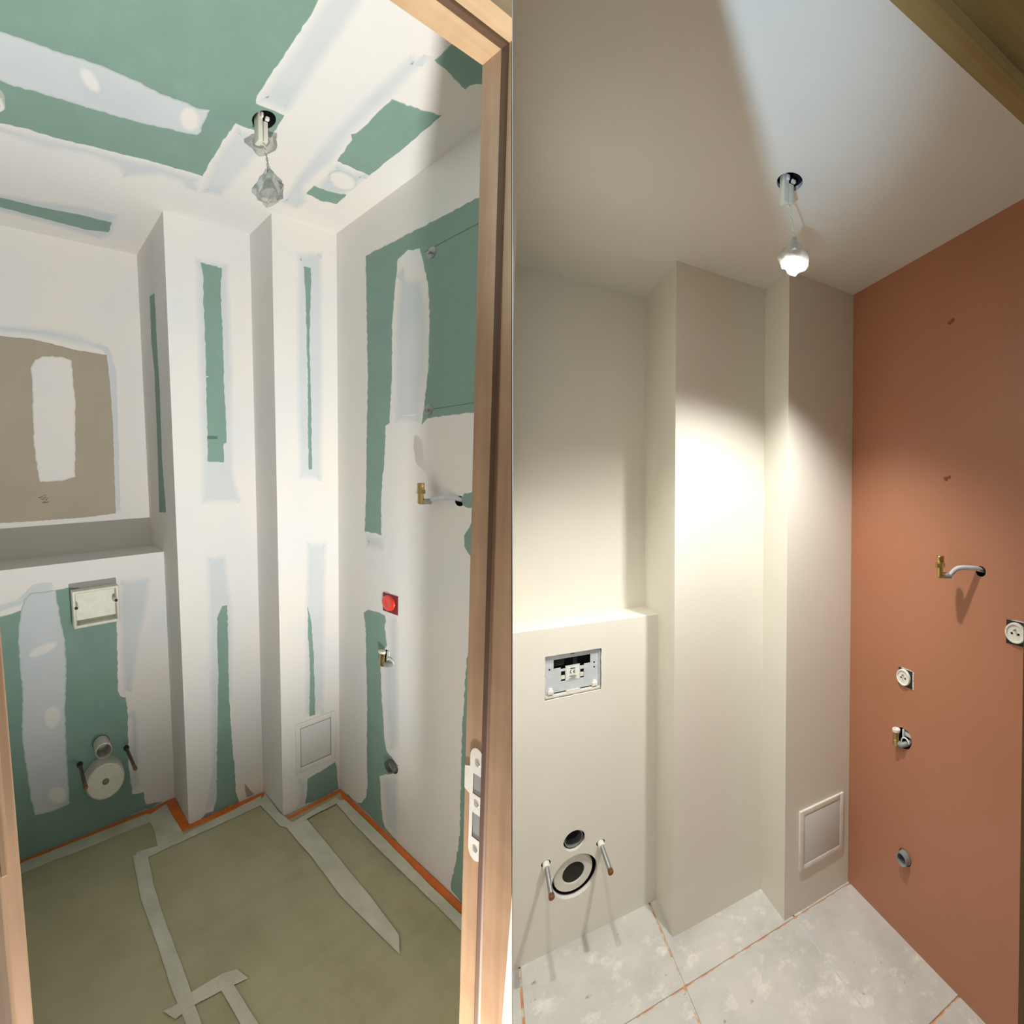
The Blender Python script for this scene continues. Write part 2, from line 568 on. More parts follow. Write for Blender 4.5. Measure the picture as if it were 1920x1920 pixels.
# outlines of the coats, tapes and strips in room metres (surface, kind, outline)
PATCHES = [
    ('ceiling', 'g', [(-1.351, -0.384),(-0.633, -0.77),(-0.636, -0.701),(-0.632, -0.654),(-0.632, -0.606),(-0.633, -0.51),(-0.633, -0.449),(-0.629, -0.423),(-0.623, -0.413),(-0.534, -0.415),(-0.525, -0.327),(-0.587, -0.33),(-0.641, -0.328),(-0.645, -0.241),(-0.642, -0.155),(-0.637, -0.077),(-0.781, -0.071),(-0.941, -0.054),(-1.088, -0.035),(-1.161, -0.036),(-1.222, -0.023),(-1.403, -0.01)]),
    ('ceiling', 'p', [(-1.363, -0.303),(-1.219, -0.317),(-1.153, -0.323),(-1.101, -0.326),(-1.05, -0.334),(-0.995, -0.336),(-0.924, -0.334),(-0.86, -0.326),(-0.788, -0.33),(-0.754, -0.328),(-0.724, -0.338),(-0.722, -0.302),(-0.721, -0.27),(-0.715, -0.256),(-0.721, -0.237),(-0.766, -0.227),(-0.866, -0.207),(-0.948, -0.198),(-1.104, -0.186),(-1.203, -0.175),(-1.221, -0.178),(-1.381, -0.167)]),
    ('ceiling', 'f', [(-0.997, -0.256),(-1.007, -0.249),(-1.022, -0.251),(-1.038, -0.262),(-1.05, -0.278),(-1.056, -0.295),(-1.053, -0.309),(-1.044, -0.316),(-1.03, -0.315),(-1.015, -0.305),(-1.002, -0.289),(-0.995, -0.271)]),
    ('ceiling', 'f', [(-0.742, -0.309),(-0.731, -0.288),(-0.728, -0.265),(-0.735, -0.246),(-0.75, -0.238),(-0.768, -0.241),(-0.784, -0.256),(-0.794, -0.278),(-0.796, -0.3),(-0.789, -0.317),(-0.775, -0.325),(-0.758, -0.322)]),
    ('ceiling', 's', [(-1.346, -0.011),(-1.222, -0.019),(-1.087, -0.031),(-0.941, -0.049),(-0.78, -0.067),(-0.635, -0.072),(-0.614, 0.013),(-0.667, 0.02),(-0.697, -0.01),(-0.762, -0.01),(-0.868, 0.06),(-0.904, 0.012),(-0.995, -0.0),(-1.097, 0.03),(-1.182, 0.028),(-1.223, 0.019),(-1.35, 0.031)]),
    ('ceiling', 's', [(-0.64, -0.326),(-0.586, -0.328),(-0.524, -0.325),(-0.516, -0.231),(-0.525, -0.006),(-0.614, 0.013),(-0.641, -0.152),(-0.644, -0.239)]),
    ('ceiling', 's', [(-0.636, -0.701),(-0.634, -0.747),(-0.549, -0.793),(-0.544, -0.75),(-0.538, -0.677),(-0.533, -0.574),(-0.521, -0.445),(-0.532, -0.417),(-0.624, -0.414),(-0.632, -0.448),(-0.632, -0.509),(-0.631, -0.605)]),
    ('ceiling', 's', [(-0.294, -0.192),(-0.29, -0.343),(-0.318, -0.454),(-0.308, -0.595),(-0.31, -0.692),(-0.307, -0.729),(-0.373, -0.714),(-0.383, -0.603),(-0.383, -0.431),(-0.367, -0.247),(-0.336, -0.067),(-0.246, -0.057),(-0.23, -0.121)]),
    ('ceiling', 's', [(-0.211, -0.16),(-0.137, -0.219),(-0.132, -0.347),(-0.207, -0.338),(-0.282, -0.339),(-0.275, -0.211)]),
    ('ceiling', 'g', [(-0.283, -0.341),(-0.304, -0.433),(-0.321, -0.448),(-0.31, -0.459),(-0.305, -0.502),(-0.309, -0.521),(-0.308, -0.595),(-0.28, -0.597),(-0.208, -0.607),(-0.142, -0.621),(-0.137, -0.488),(-0.141, -0.337),(-0.209, -0.34)]),
    ('ceiling', 'g', [(-0.275, -0.162),(-0.275, -0.208),(-0.213, -0.207),(-0.139, -0.221),(-0.134, -0.163),(-0.203, -0.149)]),
    ('ceiling', 'g', [(-0.302, -0.725),(-0.301, -0.769),(-0.269, -0.82),(-0.151, -0.824),(-0.115, -0.762),(-0.137, -0.738),(-0.161, -0.72),(-0.161, -0.707),(-0.187, -0.71),(-0.245, -0.719)]),
    ('ceiling', 'g', [(-1.411, 0.353),(-1.227, 0.355),(-1.091, 0.353),(-0.964, 0.338),(-0.847, 0.338),(-0.844, 0.415),(-0.931, 0.437),(-1.049, 0.429),(-1.228, 0.419),(-1.419, 0.42)]),
    ('ceiling', 's', [(-1.351, 0.337),(-1.227, 0.321),(-1.094, 0.304),(-0.955, 0.269),(-0.831, 0.27),(-0.818, 0.425),(-0.858, 0.502),(-1.045, 0.473),(-1.228, 0.461),(-1.361, 0.458)]),
    ('ceiling', 'f', [(-0.143, -0.277),(-0.141, -0.257),(-0.156, -0.241),(-0.185, -0.235),(-0.218, -0.24),(-0.248, -0.255),(-0.265, -0.274),(-0.266, -0.294),(-0.252, -0.308),(-0.225, -0.314),(-0.193, -0.31),(-0.163, -0.297)]),
    ('right', 'g', [(-0.173, 2.34),(-0.344, 2.327),(-0.52, 2.317),(-0.656, 2.309),(-0.743, 2.303),(-0.763, 1.682),(-0.655, 1.683),(-0.473, 1.684),(-0.449, 1.663),(-0.459, 1.729),(-0.473, 1.852),(-0.476, 2.009),(-0.468, 2.123),(-0.449, 2.199),(-0.431, 2.256),(-0.404, 2.261),(-0.38, 2.274),(-0.349, 2.262),(-0.335, 2.259),(-0.323, 2.166),(-0.311, 2.057),(-0.31, 1.866),(-0.301, 1.685),(-0.28, 1.677),(-0.278, 1.572),(-0.265, 1.469),(-0.26, 1.343),(-0.263, 1.25),(-0.234, 1.255),(-0.168, 1.254),(-0.177, 1.468),(-0.18, 1.683),(-0.185, 1.891),(-0.179, 2.097)]),
    ('right', 's', [(-0.168, 1.248),(-0.263, 1.248),(-0.286, 1.211),(-0.275, 1.181),(-0.168, 1.183)]),
    ('right', 's', [(-0.34, 2.233),(-0.393, 2.177),(-0.452, 2.155),(-0.472, 2.01),(-0.469, 1.835),(-0.447, 1.667),(-0.32, 1.679),(-0.321, 1.864),(-0.322, 2.054),(-0.333, 2.162)]),
    ('right', 'g', [(-0.162, 0.909),(-0.187, 0.928),(-0.241, 0.932),(-0.282, 0.93),(-0.288, 0.907),(-0.28, 0.876),(-0.294, 0.811),(-0.26, 0.765),(-0.26, 0.704),(-0.267, 0.574),(-0.276, 0.494),(-0.282, 0.409),(-0.294, 0.363),(-0.323, 0.352),(-0.357, 0.336),(-0.324, 0.283),(-0.257, 0.229),(-0.263, 0.149),(-0.273, 0.047),(-0.288, 0.017),(-0.354, 0.009),(-0.22, 0.006),(-0.049, 0.009),(-0.107, 0.009),(-0.145, 0.028),(-0.175, 0.074),(-0.185, 0.141),(-0.181, 0.292),(-0.184, 0.536),(-0.178, 0.676),(-0.174, 0.839)]),
    ('right', 's', [(-0.291, 0.908),(-0.332, 0.953),(-0.362, 0.898),(-0.361, 0.748),(-0.369, 0.424),(-0.329, 0.373),(-0.303, 0.37),(-0.285, 0.491),(-0.272, 0.69),(-0.3, 0.808)]),
    ('right', 's', [(-0.263, 0.233),(-0.324, 0.279),(-0.363, 0.285),(-0.368, 0.036),(-0.346, 0.019),(-0.288, 0.027),(-0.272, 0.131)]),
    ('right', 'g', [(-0.649, 0.922),(-0.641, 0.886),(-0.636, 0.77),(-0.631, 0.64),(-0.63, 0.447),(-0.631, 0.251),(-0.619, 0.14),(-0.602, 0.05),(-0.602, 0.017),(-0.643, 0.004),(-0.768, 0.001),(-0.737, 0.983)]),
    ('right', 'g', [(-0.61, 1.413),(-0.618, 1.43),(-0.658, 1.438),(-0.723, 1.45),(-0.725, 1.378),(-0.659, 1.385),(-0.634, 1.383),(-0.615, 1.39)]),
    ('right', 'g', [(-0.683, 1.375),(-0.654, 1.369),(-0.639, 1.323),(-0.621, 1.292),(-0.624, 1.257),(-0.636, 1.24),(-0.656, 1.224),(-0.73, 1.231),(-0.725, 1.378)]),
    ('colB', 'g', [(-0.173, 2.333),(-0.136, 2.334),(-0.137, 2.257),(-0.144, 2.129),(-0.148, 2.022),(-0.143, 1.806),(-0.142, 1.517),(-0.159, 1.515),(-0.161, 1.695),(-0.158, 1.914),(-0.162, 2.042),(-0.164, 2.21)]),
    ('colB', 's', [(-0.209, 2.387),(-0.074, 2.415),(-0.071, 1.921),(-0.082, 1.458),(-0.217, 1.474),(-0.223, 1.909)]),
    ('colB', 'g', [(-0.173, 0.927),(-0.157, 0.852),(-0.147, 0.741),(-0.141, 0.541),(-0.14, 0.415),(-0.172, 0.418),(-0.166, 0.647),(-0.173, 0.771)]),
    ('colB', 's', [(-0.183, 1.211),(-0.059, 1.198),(-0.072, 0.749),(-0.082, 0.397),(-0.207, 0.424),(-0.196, 0.776)]),
    ('colB', 'g', [(-0.186, 0.125),(-0.147, 0.13),(-0.079, 0.135),(-0.028, 0.148),(-0.019, 0.123),(-0.01, 0.004),(-0.118, -0.002),(-0.202, 0.007),(-0.193, 0.05)]),
    ('colB', 's', [(-0.247, 0.154),(-0.183, 0.123),(-0.19, 0.049),(-0.202, 0.002),(-0.25, -0.004)]),
    ('colA', 'g', [(-0.548, 2.344),(-0.455, 2.34),(-0.463, 2.262),(-0.463, 2.178),(-0.461, 2.094),(-0.461, 1.879),(-0.458, 1.77),(-0.457, 1.638),(-0.472, 1.633),(-0.473, 1.555),(-0.548, 1.56),(-0.545, 1.637),(-0.544, 1.788),(-0.541, 1.874),(-0.54, 2.084),(-0.542, 2.207),(-0.539, 2.289)]),
    ('colA', 's', [(-0.579, 2.362),(-0.42, 2.369),(-0.41, 1.927),(-0.423, 1.525),(-0.389, 1.373),(-0.588, 1.381),(-0.583, 1.912)]),
    ('colA', 'g', [(-0.529, 0.886),(-0.502, 0.938),(-0.479, 0.936),(-0.479, 0.78),(-0.484, 0.536),(-0.478, 0.333),(-0.467, 0.175),(-0.465, 0.058),(-0.45, 0.004),(-0.642, 0.0),(-0.617, 0.019),(-0.578, 0.015),(-0.561, 0.071),(-0.556, 0.209),(-0.543, 0.429),(-0.532, 0.647)]),
    ('colA', 's', [(-0.573, 1.167),(-0.473, 1.164),(-0.443, 0.917),(-0.461, 0.529),(-0.591, 0.021),(-0.583, 0.564)]),
    ('colA', 'k', [(-0.42, 0.082),(-0.369, 0.007),(-0.411, 0.009)]),
    ('colAside', 'g', [(0.387, 2.263),(0.319, 2.252),(0.315, 2.039),(0.305, 1.864),(0.314, 1.555),(0.292, 1.351),(0.392, 1.341),(0.375, 1.602),(0.369, 1.942),(0.393, 2.08)]),
    ('back', 'k', [(-1.518, 2.04),(-1.259, 2.076),(-1.145, 2.077),(-1.086, 2.069),(-0.983, 2.052),(-0.851, 2.044),(-0.844, 1.919),(-0.841, 1.754),(-0.845, 1.562),(-0.85, 1.335),(-1.005, 1.327),(-1.312, 1.328),(-1.575, 1.33)]),
    ('back', 'p', [(-1.159, 1.961),(-1.141, 1.995),(-1.11, 2.013),(-1.038, 2.018),(-0.997, 2.006),(-0.998, 1.908),(-0.992, 1.841),(-1.005, 1.657),(-1.014, 1.507),(-1.071, 1.492),(-1.154, 1.491),(-1.161, 1.545),(-1.167, 1.656),(-1.157, 1.896)]),
    ('back', 's', [(-1.431, 2.113),(-1.256, 2.128),(-1.102, 2.134),(-0.978, 2.133),(-0.837, 2.082),(-0.82, 1.968),(-0.831, 1.334),(-0.857, 1.335),(-0.841, 1.966),(-0.862, 2.056),(-0.982, 2.066),(-1.145, 2.086),(-1.259, 2.082),(-1.435, 2.064)]),
    ('tank', 'g', [(-1.531, 0.969),(-1.333, 0.995),(-1.262, 1.006),(-1.224, 1.031),(-1.139, 1.066),(-1.085, 1.07),(-0.902, 1.021),(-0.912, 0.89),(-0.916, 0.762),(-0.923, 0.597),(-0.914, 0.563),(-0.892, 0.55),(-0.887, 0.502),(-0.896, 0.238),(-0.892, 0.186),(-0.885, 0.097),(-0.838, 0.088),(-0.829, 0.027),(-0.765, 0.008),(-0.753, 0.004),(-1.33, -0.006),(-1.607, -0.012)]),
    ('tank', 'p', [(-1.262, 1.006),(-1.25, 1.046),(-1.221, 1.069),(-1.139, 1.066),(-1.135, 1.026),(-1.123, 0.904),(-1.116, 0.858),(-1.119, 0.724),(-1.135, 0.559),(-1.141, 0.33),(-1.141, 0.162),(-1.204, 0.156),(-1.27, 0.164),(-1.279, 0.23),(-1.286, 0.351),(-1.294, 0.499),(-1.28, 0.686),(-1.281, 0.805),(-1.28, 0.894),(-1.276, 0.935)]),
    ('tank', 'f', [(-1.142, 0.854),(-1.146, 0.84),(-1.164, 0.825),(-1.192, 0.814),(-1.221, 0.809),(-1.243, 0.812),(-1.254, 0.821),(-1.25, 0.835),(-1.233, 0.849),(-1.206, 0.86),(-1.177, 0.866),(-1.154, 0.863)]),
    ('tank', 'f', [(-1.151, 0.537),(-1.161, 0.514),(-1.177, 0.502),(-1.194, 0.504),(-1.208, 0.519),(-1.215, 0.543),(-1.214, 0.57),(-1.204, 0.592),(-1.189, 0.605),(-1.171, 0.603),(-1.157, 0.588),(-1.149, 0.564)]),
    ('tank', 'f', [(-1.145, 0.202),(-1.151, 0.183),(-1.167, 0.174),(-1.187, 0.177),(-1.206, 0.191),(-1.219, 0.212),(-1.223, 0.234),(-1.216, 0.252),(-1.201, 0.262),(-1.181, 0.259),(-1.162, 0.246),(-1.149, 0.225)]),
    ('tank', 's', [(-1.467, 0.985),(-1.332, 1.009),(-1.261, 1.021),(-1.202, 1.074),(-1.136, 1.072),(-1.221, 1.073),(-1.33, 1.045),(-1.463, 1.034)]),
    ('tank', 's', [(-0.895, 1.077),(-0.751, 1.073),(-0.763, 0.974),(-0.798, 0.837),(-0.823, 0.721),(-0.859, 0.56),(-0.908, 0.574),(-0.912, 0.766),(-0.907, 0.929)]),
    ('tank', 's', [(-0.883, 0.494),(-0.836, 0.454),(-0.847, 0.232),(-0.877, 0.104),(-0.887, 0.184),(-0.887, 0.322)]),
    ('floor', 't', [(-1.367, 0.303),(-1.33, 0.334),(-1.051, 0.328),(-0.83, 0.321),(-0.816, 0.268),(-1.061, 0.272),(-1.323, 0.282),(-1.368, 0.266)]),
    ('floor', 't', [(-0.837, 0.304),(-0.747, 0.333),(-0.733, 0.133),(-0.737, 0.117),(-0.845, 0.121),(-0.835, 0.213)]),
    ('floor', 't', [(-0.929, 0.146),(-0.835, 0.13),(-0.737, 0.129),(-0.543, 0.137),(-0.345, 0.15),(-0.368, 0.1),(-0.536, 0.099),(-0.748, 0.099),(-0.845, 0.099),(-0.935, 0.097)]),
    ('floor', 't', [(-0.944, 0.136),(-0.891, 0.126),(-0.909, -0.045),(-0.912, -0.205),(-0.909, -0.35),(-0.912, -0.484),(-0.913, -0.542),(-0.944, -0.524),(-0.956, -0.386),(-0.958, -0.207),(-0.962, -0.059)]),
    ('floor', 't', [(-0.996, -0.414),(-0.959, -0.419),(-0.932, -0.412),(-0.806, -0.417),(-0.767, -0.428),(-0.749, -0.467),(-0.792, -0.46),(-0.857, -0.452),(-0.936, -0.445),(-0.97, -0.45)]),
    ('floor', 't', [(-0.836, -0.423),(-0.798, -0.437),(-0.79, -0.491),(-0.777, -0.577),(-0.778, -0.622),(-0.815, -0.6),(-0.823, -0.522)]),
    ('floor', 't', [(-0.38, 0.103),(-0.323, 0.152),(-0.327, 0.017),(-0.31, -0.055),(-0.339, -0.073),(-0.366, -0.044),(-0.372, 0.033)]),
    ('floor', 't', [(-0.35, -0.041),(-0.249, -0.075),(-0.252, -0.258),(-0.258, -0.457),(-0.27, -0.61),(-0.313, -0.651),(-0.327, -0.553),(-0.346, -0.416),(-0.34, -0.219)]),
    ('floor', 't', [(-0.335, -0.063),(-0.216, -0.05),(-0.057, -0.041),(-0.053, -0.073),(-0.174, -0.072),(-0.263, -0.076)]),
    ('floor', 't', [(-0.08, -0.064),(-0.036, -0.072),(-0.035, -0.256),(-0.044, -0.534),(-0.043, -0.703),(-0.087, -0.733),(-0.088, -0.57),(-0.093, -0.373),(-0.091, -0.187)]),
    ('floor', 'o', [(-0.007, -0.008),(0.015, -0.013),(0.011, -0.209),(0.005, -0.493),(-0.004, -0.695),(-0.043, -0.722),(-0.042, -0.532),(-0.034, -0.254),(-0.034, -0.051)]),
    ('floor', 'o', [(-1.367, 0.345),(-1.33, 0.348),(-1.049, 0.342),(-0.806, 0.343),(-0.811, 0.328),(-1.051, 0.328),(-1.33, 0.334),(-1.367, 0.33)]),
    ('floor', 'o', [(-0.841, 0.324),(-0.814, 0.333),(-0.734, 0.351),(-0.698, 0.357),(-0.696, 0.262),(-0.691, 0.169),(-0.735, 0.147),(-0.741, 0.24),(-0.741, 0.337),(-0.776, 0.321),(-0.805, 0.306)]),
    ('floor', 'o', [(-0.694, 0.167),(-0.527, 0.17),(-0.324, 0.165),(-0.321, 0.151),(-0.348, 0.144),(-0.542, 0.14),(-0.732, 0.145)]),
    ('floor', 'o', [(-0.318, -0.018),(-0.188, -0.013),(-0.005, -0.005),(-0.02, -0.024),(-0.2, -0.028),(-0.322, -0.031)]),
    ('floor', 'w', [(-0.306, -0.259),(-0.326, -0.284),(-0.388, -0.326),(-0.47, -0.369),(-0.547, -0.402),(-0.602, -0.42),(-0.626, -0.419),(-0.614, -0.399),(-0.568, -0.365),(-0.493, -0.323),(-0.408, -0.284),(-0.337, -0.259)]),
]
NL, NLD = (0.58333938, -1.00063012, 0.03328247), 0.81985568
NR, NRD, DXT = (1.15745828, -0.05425244, 0.00042158), -1.44069005, -0.0009
# ------------------------------------------------------------------ the unfinished room (left)
def u_part(v, w):
    """u at which the dividing partition stands in the unfinished room."""
    return (NLD - NL[1] * v - NL[2] * w) / NL[0]

H = 2.5
R1 = UNF
XB, XA, YA, YT, YK, HT = -0.321, -0.694, 0.173, 0.355, 0.555, 1.17
UL = -1.56

def floor_poly(w, pts_front=-1.45):
    return [(UL, YK + .01, w), (0.0, YK + .01, w), (0.0, -0.76, w), (u_part(-0.80, w) - .02, -0.80, w), (u_part(-1.16, w) - .02, -1.16, w), (u_part(pts_front, w) - .02, pts_front, w), (UL, pts_front, w)]

g = G().poly(floor_poly(0.0))
struct(R1, 'floor', g, 'khaki', 'bare screed under the protective film of the unfinished room', 'floor')
g = G().poly(floor_poly(H), [circ((-0.576, -0.375, H), 0.034, 2), circ((-1.235, -0.125, H), 0.034, 2)])
ceil = struct(R1, 'ceiling', g, 'plaster', 'green board ceiling with white compound bands above the hanging unlit bulb', 'ceiling')
for c in ((-0.576, -0.375), (-1.235, -0.125)):
    gg = G().lathe((c[0], c[1], H), 2, [(0.0, 0.034), (0.09, 0.034)], 28, cap0=False)
    mesh(R1, 'hole_lining', gg, 'voidb', ceil, 0)

g = G().quad((UL, YK, 1.0), (XA, YK, 1.0), (XA, YK, H), (UL, YK, H))
back = struct(R1, 'wall_back', g, 'plaster', 'recessed rear wall with a bare brown panel above the low boxed ledge')
g = G().quad((UL, YT, 0), (XA, YT, 0), (XA, YT, HT), (UL, YT, HT)).quad((UL, YT, HT), (XA, YT, HT), (XA, YK, HT), (UL, YK, HT))
tank = struct(R1, 'wall_boxing', g, 'plaster', 'low green and white boxed-in ledge carrying the white capped pipes')
g = G().quad((XA, YA, 0), (XB, YA, 0), (XB, YA, H), (XA, YA, H)).quad((XA, YA, 0), (XA, YK, 0), (XA, YK, H), (XA, YA, H))
colA = struct(R1, 'column', g, 'plaster', 'wider boxed column with a broad green strip, left of the narrow one', 'column')
g = G().quad((XB, 0, 0), (0, 0, 0), (0, 0, H), (XB, 0, H)).quad((XB, 0, 0), (XB, YA, 0), (XB, YA, H), (XB, 0, H))
colB = struct(R1, 'column', g, 'plaster', 'narrow boxed column above the plastered-in access hatch', 'column')
vh = (-0.303, 0.757)
hv = circ((0, vh[0], vh[1]), 0.040, 0, 24, 0.036)
hp = circ((0, -0.603, 1.404), 0.017, 0, 20)
hd = circ((0, -0.325, 0.317), 0.030, 0, 24, 0.030)
g = G().poly([(0, 0, 0), (0, -0.76, 0), (0, -0.76, H), (0, 0, H)], [hv, hp, hd])
g.poly([(0, -0.76, 0), (u_part(-1.1, 0) - .03, -1.1, 0), (u_part(-1.1, H) - .03, -1.1, H), (0, -0.76, H)])
right = struct(R1, 'wall_right', g, 'plaster', 'side wall with a large green board area behind the brass pipe elbow')
gg = G().lathe((0, vh[0], vh[1]), 0, [(0, 0.038), (0.06, 0.038)], 24, cap0=False)
mesh(R1, 'hole_lining', gg, 'void', right, 0)
gg = G().lathe((0, -0.603, 1.404), 0, [(0, 0.017), (0.05, 0.017)], 20, cap0=False)
mesh(R1, 'hole_lining', gg, 'voidb', right, 0)
gg = G().lathe((0, -0.325, 0.317), 0, [(0, 0.030), (0.05, 0.030)], 24, cap0=False)
mesh(R1, 'hole_lining', gg, 'void', right, 0)
g = G().quad((UL, YK, 0), (UL, -1.12, 0), (UL, -1.12, H), (UL, YK, H))
struct(R1, 'wall_left', g, 'plaster', 'plain side wall of the unfinished room beyond the door jamb')
g = G().box((UL, -1.165, 0), (-1.33, -1.12, H))
e = 0.012
g.loft([(-1.34, -1.165, 2.085), (u_part(-1.165, 2.085) - e, -1.165, 2.085), (u_part(-1.12, 2.085) - e, -1.12, 2.085), (-1.34, -1.12, 2.085)],
       [(-1.34, -1.165, H), (u_part(-1.165, H) - e, -1.165, H), (u_part(-1.12, H) - e, -1.12, H), (-1.34, -1.12, H)])
struct(R1, 'wall_front', g, 'khaki', 'wall around the pale pine door frame of the unfinished room')

ve0 = lambda w: (NL[0] * -.694 + NL[2] * w - NLD) / -NL[1] + .0005
g = G().loft([(-.6942, -1.160, 0.0), (-.6942, -1.1945, .935), (-.6942, ve0(0), 0.0)], [(-.6952, -1.162, 0.0), (-.6952, -1.1945, .930), (-.6952, ve0(0) + .001, 0.0)])
mesh(R1, 'plaster_edge', g, 'plaster', bpy.data.objects['wall_front'], 0)
PLANE = {'ceiling': (2, H, -1, ceil), 'right': (0, 0.0, -1, right), 'colB': (1, 0.0, -1, colB), 'colA': (1, YA, -1, colA),
         'colAside': (0, XA, -1, colA), 'back': (1, YK, -1, back), 'tank': (1, YT, -1, tank)}
KIND = {'g': ('bare_board', 'g_on_p', 1, .003, .80, .0022), 'p': ('compound_band', 'p_on_green', 2, .006, .55, .0022), 's': ('thin_coat', 'thin', 0, .028, .0, .002),
        'f': ('filler_spot', 'fill', 3, .012, .05, .002), 'k': ('bare_board', 'khaki', 1, .003, 1, .0015)}
num = 0
for pl, k, poly in PATCHES:
    if pl == 'floor':
        continue
    ax, val, sg, par = PLANE[pl]
    nm, mt, lev, d, c0, jit = KIND[k]
    if k == 'p' and pl == 'back':
        mt = 'p_on_khaki'
    cut = [[(p[0], p[1]) for p in circ((-0.576, -0.375, H), 0.034, 2)]] if num == 0 else ()
    g = coat(ax, val, sg, poly, lev, d, 0.012, jit, c0, 1, num, holes=cut)
    o = mesh(R1, nm, g, mt, par, 0)
    num += 1
# pencil line of the mirror outline and scribble on the brown panel
for a, b in (((-0.45, 2.236), (-0.66, 2.236)), ((-0.50, 1.712), (-0.66, 1.712))):
    gg = G().box((-0.0018, b[0], a[1] - .0012), (-0.0014, a[0], a[1] + .0012))
    mesh(R1, 'pencil_line', gg, 'seam', right, 0)
gg = G()
rnd = random.Random(3)
for k in range(7):
    x = -1.148 + rnd.uniform(-.012, .014); z = 1.418 + rnd.uniform(-.016, .014)
    gg.tube([(x, YK - .0016, z), (x + rnd.uniform(-.008, .008), YK - .0018, z + rnd.uniform(-.006, .006)), (x + rnd.uniform(.002, .012), YK - .0016, z + rnd.uniform(-.004, .008))], .0008, 4)
mesh(R1, 'pencil_scribble', gg, 'pencil', back, 0)
# two grey trowel smears and a flake on the wide column's green strip
gg = G().box((-0.545, YA - .0015, 1.652), (-0.500, YA - .0009, 1.664))
mesh(R1, 'dark_smear', gg, 'seam', colA, 0)
gg = G().add([(-.541, YA - .002, 1.905), (-.529, YA - .003, 1.902), (-.541, YA - .002, 1.900)], [(0, 1, 2)])
mesh(R1, 'paper_flake', gg, 'white', colA, 0)

# floor film, tape strips, orange membrane strips
zf = 0.004
fp = [(UL + .01, .335), (XA - .02, .335), (XA - .02, YA - .02), (XB - .02, YA - .02), (XB - .02, -.016), (-.012, -.016), (-.020, -.735), (-.60, -1.095), (-.708, -1.11), (-.708, -1.20), (u_part(-1.3, 0) - .05, -1.3), (u_part(-1.42, 0) - .05, -1.42), (-1.27, -1.42), (-1.275, -1.10), (UL + .01, -1.10)]
g = G().loft([(x, y, 0.0005) for x, y in fp], [(x, y, zf) for x, y in fp])
mesh(R1, 'protective_film', g, 'film', None, 0, 'olive translucent protective film laid over the floor of the unfinished room', 'film')
TAPE = ['pale tape strip along the foot of the low boxed ledge', 'wide pale tape patch on the film beside the wider column\'s left side',
        'pale tape strip running along the front of the wider column', 'longest pale tape strip, running from the wider column towards the doorway',
        'short pale tape strip crossing the long one near the doorway', 'pale tape strip running out of the bottom edge beside the crossing',
        'short pale tape piece at the inner corner between both columns', 'pale tape strip starting at the narrow column and ending cut slanted on the film',
        'pale tape strip along the front of the narrow column', 'pale tape strip beside the orange band along the side wall']
ORAN = ['wide orange band along the foot of the green side wall', 'thin orange line along the foot of the low boxed ledge',
        'orange zigzag band around the left side of the wider column', 'orange band along the front of the wider column', 'thin orange line along the front of the narrow column']
ti = oi = 0
for pl, k, poly in PATCHES:
    if pl != 'floor' or k == 'w':
        continue
    if k == 't':
        poly = [(min(x, -.004), min(y, .350)) for x, y in poly if y > -1.43]
        g = coat(2, zf + .0010 + .0006 * ti, 1, poly, 0, 0.002, 0.03, 0.0015, 1, 1, 50 + ti, .0004)
        mesh(R1, 'tape_strip', g, 'tape', None, 0, TAPE[ti], 'tape', 'tape strips on the floor film')
        ti += 1
    else:
        poly = [(min(x, -.004), min(y, .351)) for x, y in poly if y > -.73]
        g = coat(2, zf + .0002, 1, poly, 0, 0.001, 0.03, 0.0010, 1, 1, 90 + oi, .0004)
        mesh(R1, 'orange_strip', g, 'orange', None, 0, ORAN[oi], 'strip', 'orange strips at the wall feet')
        oi += 1

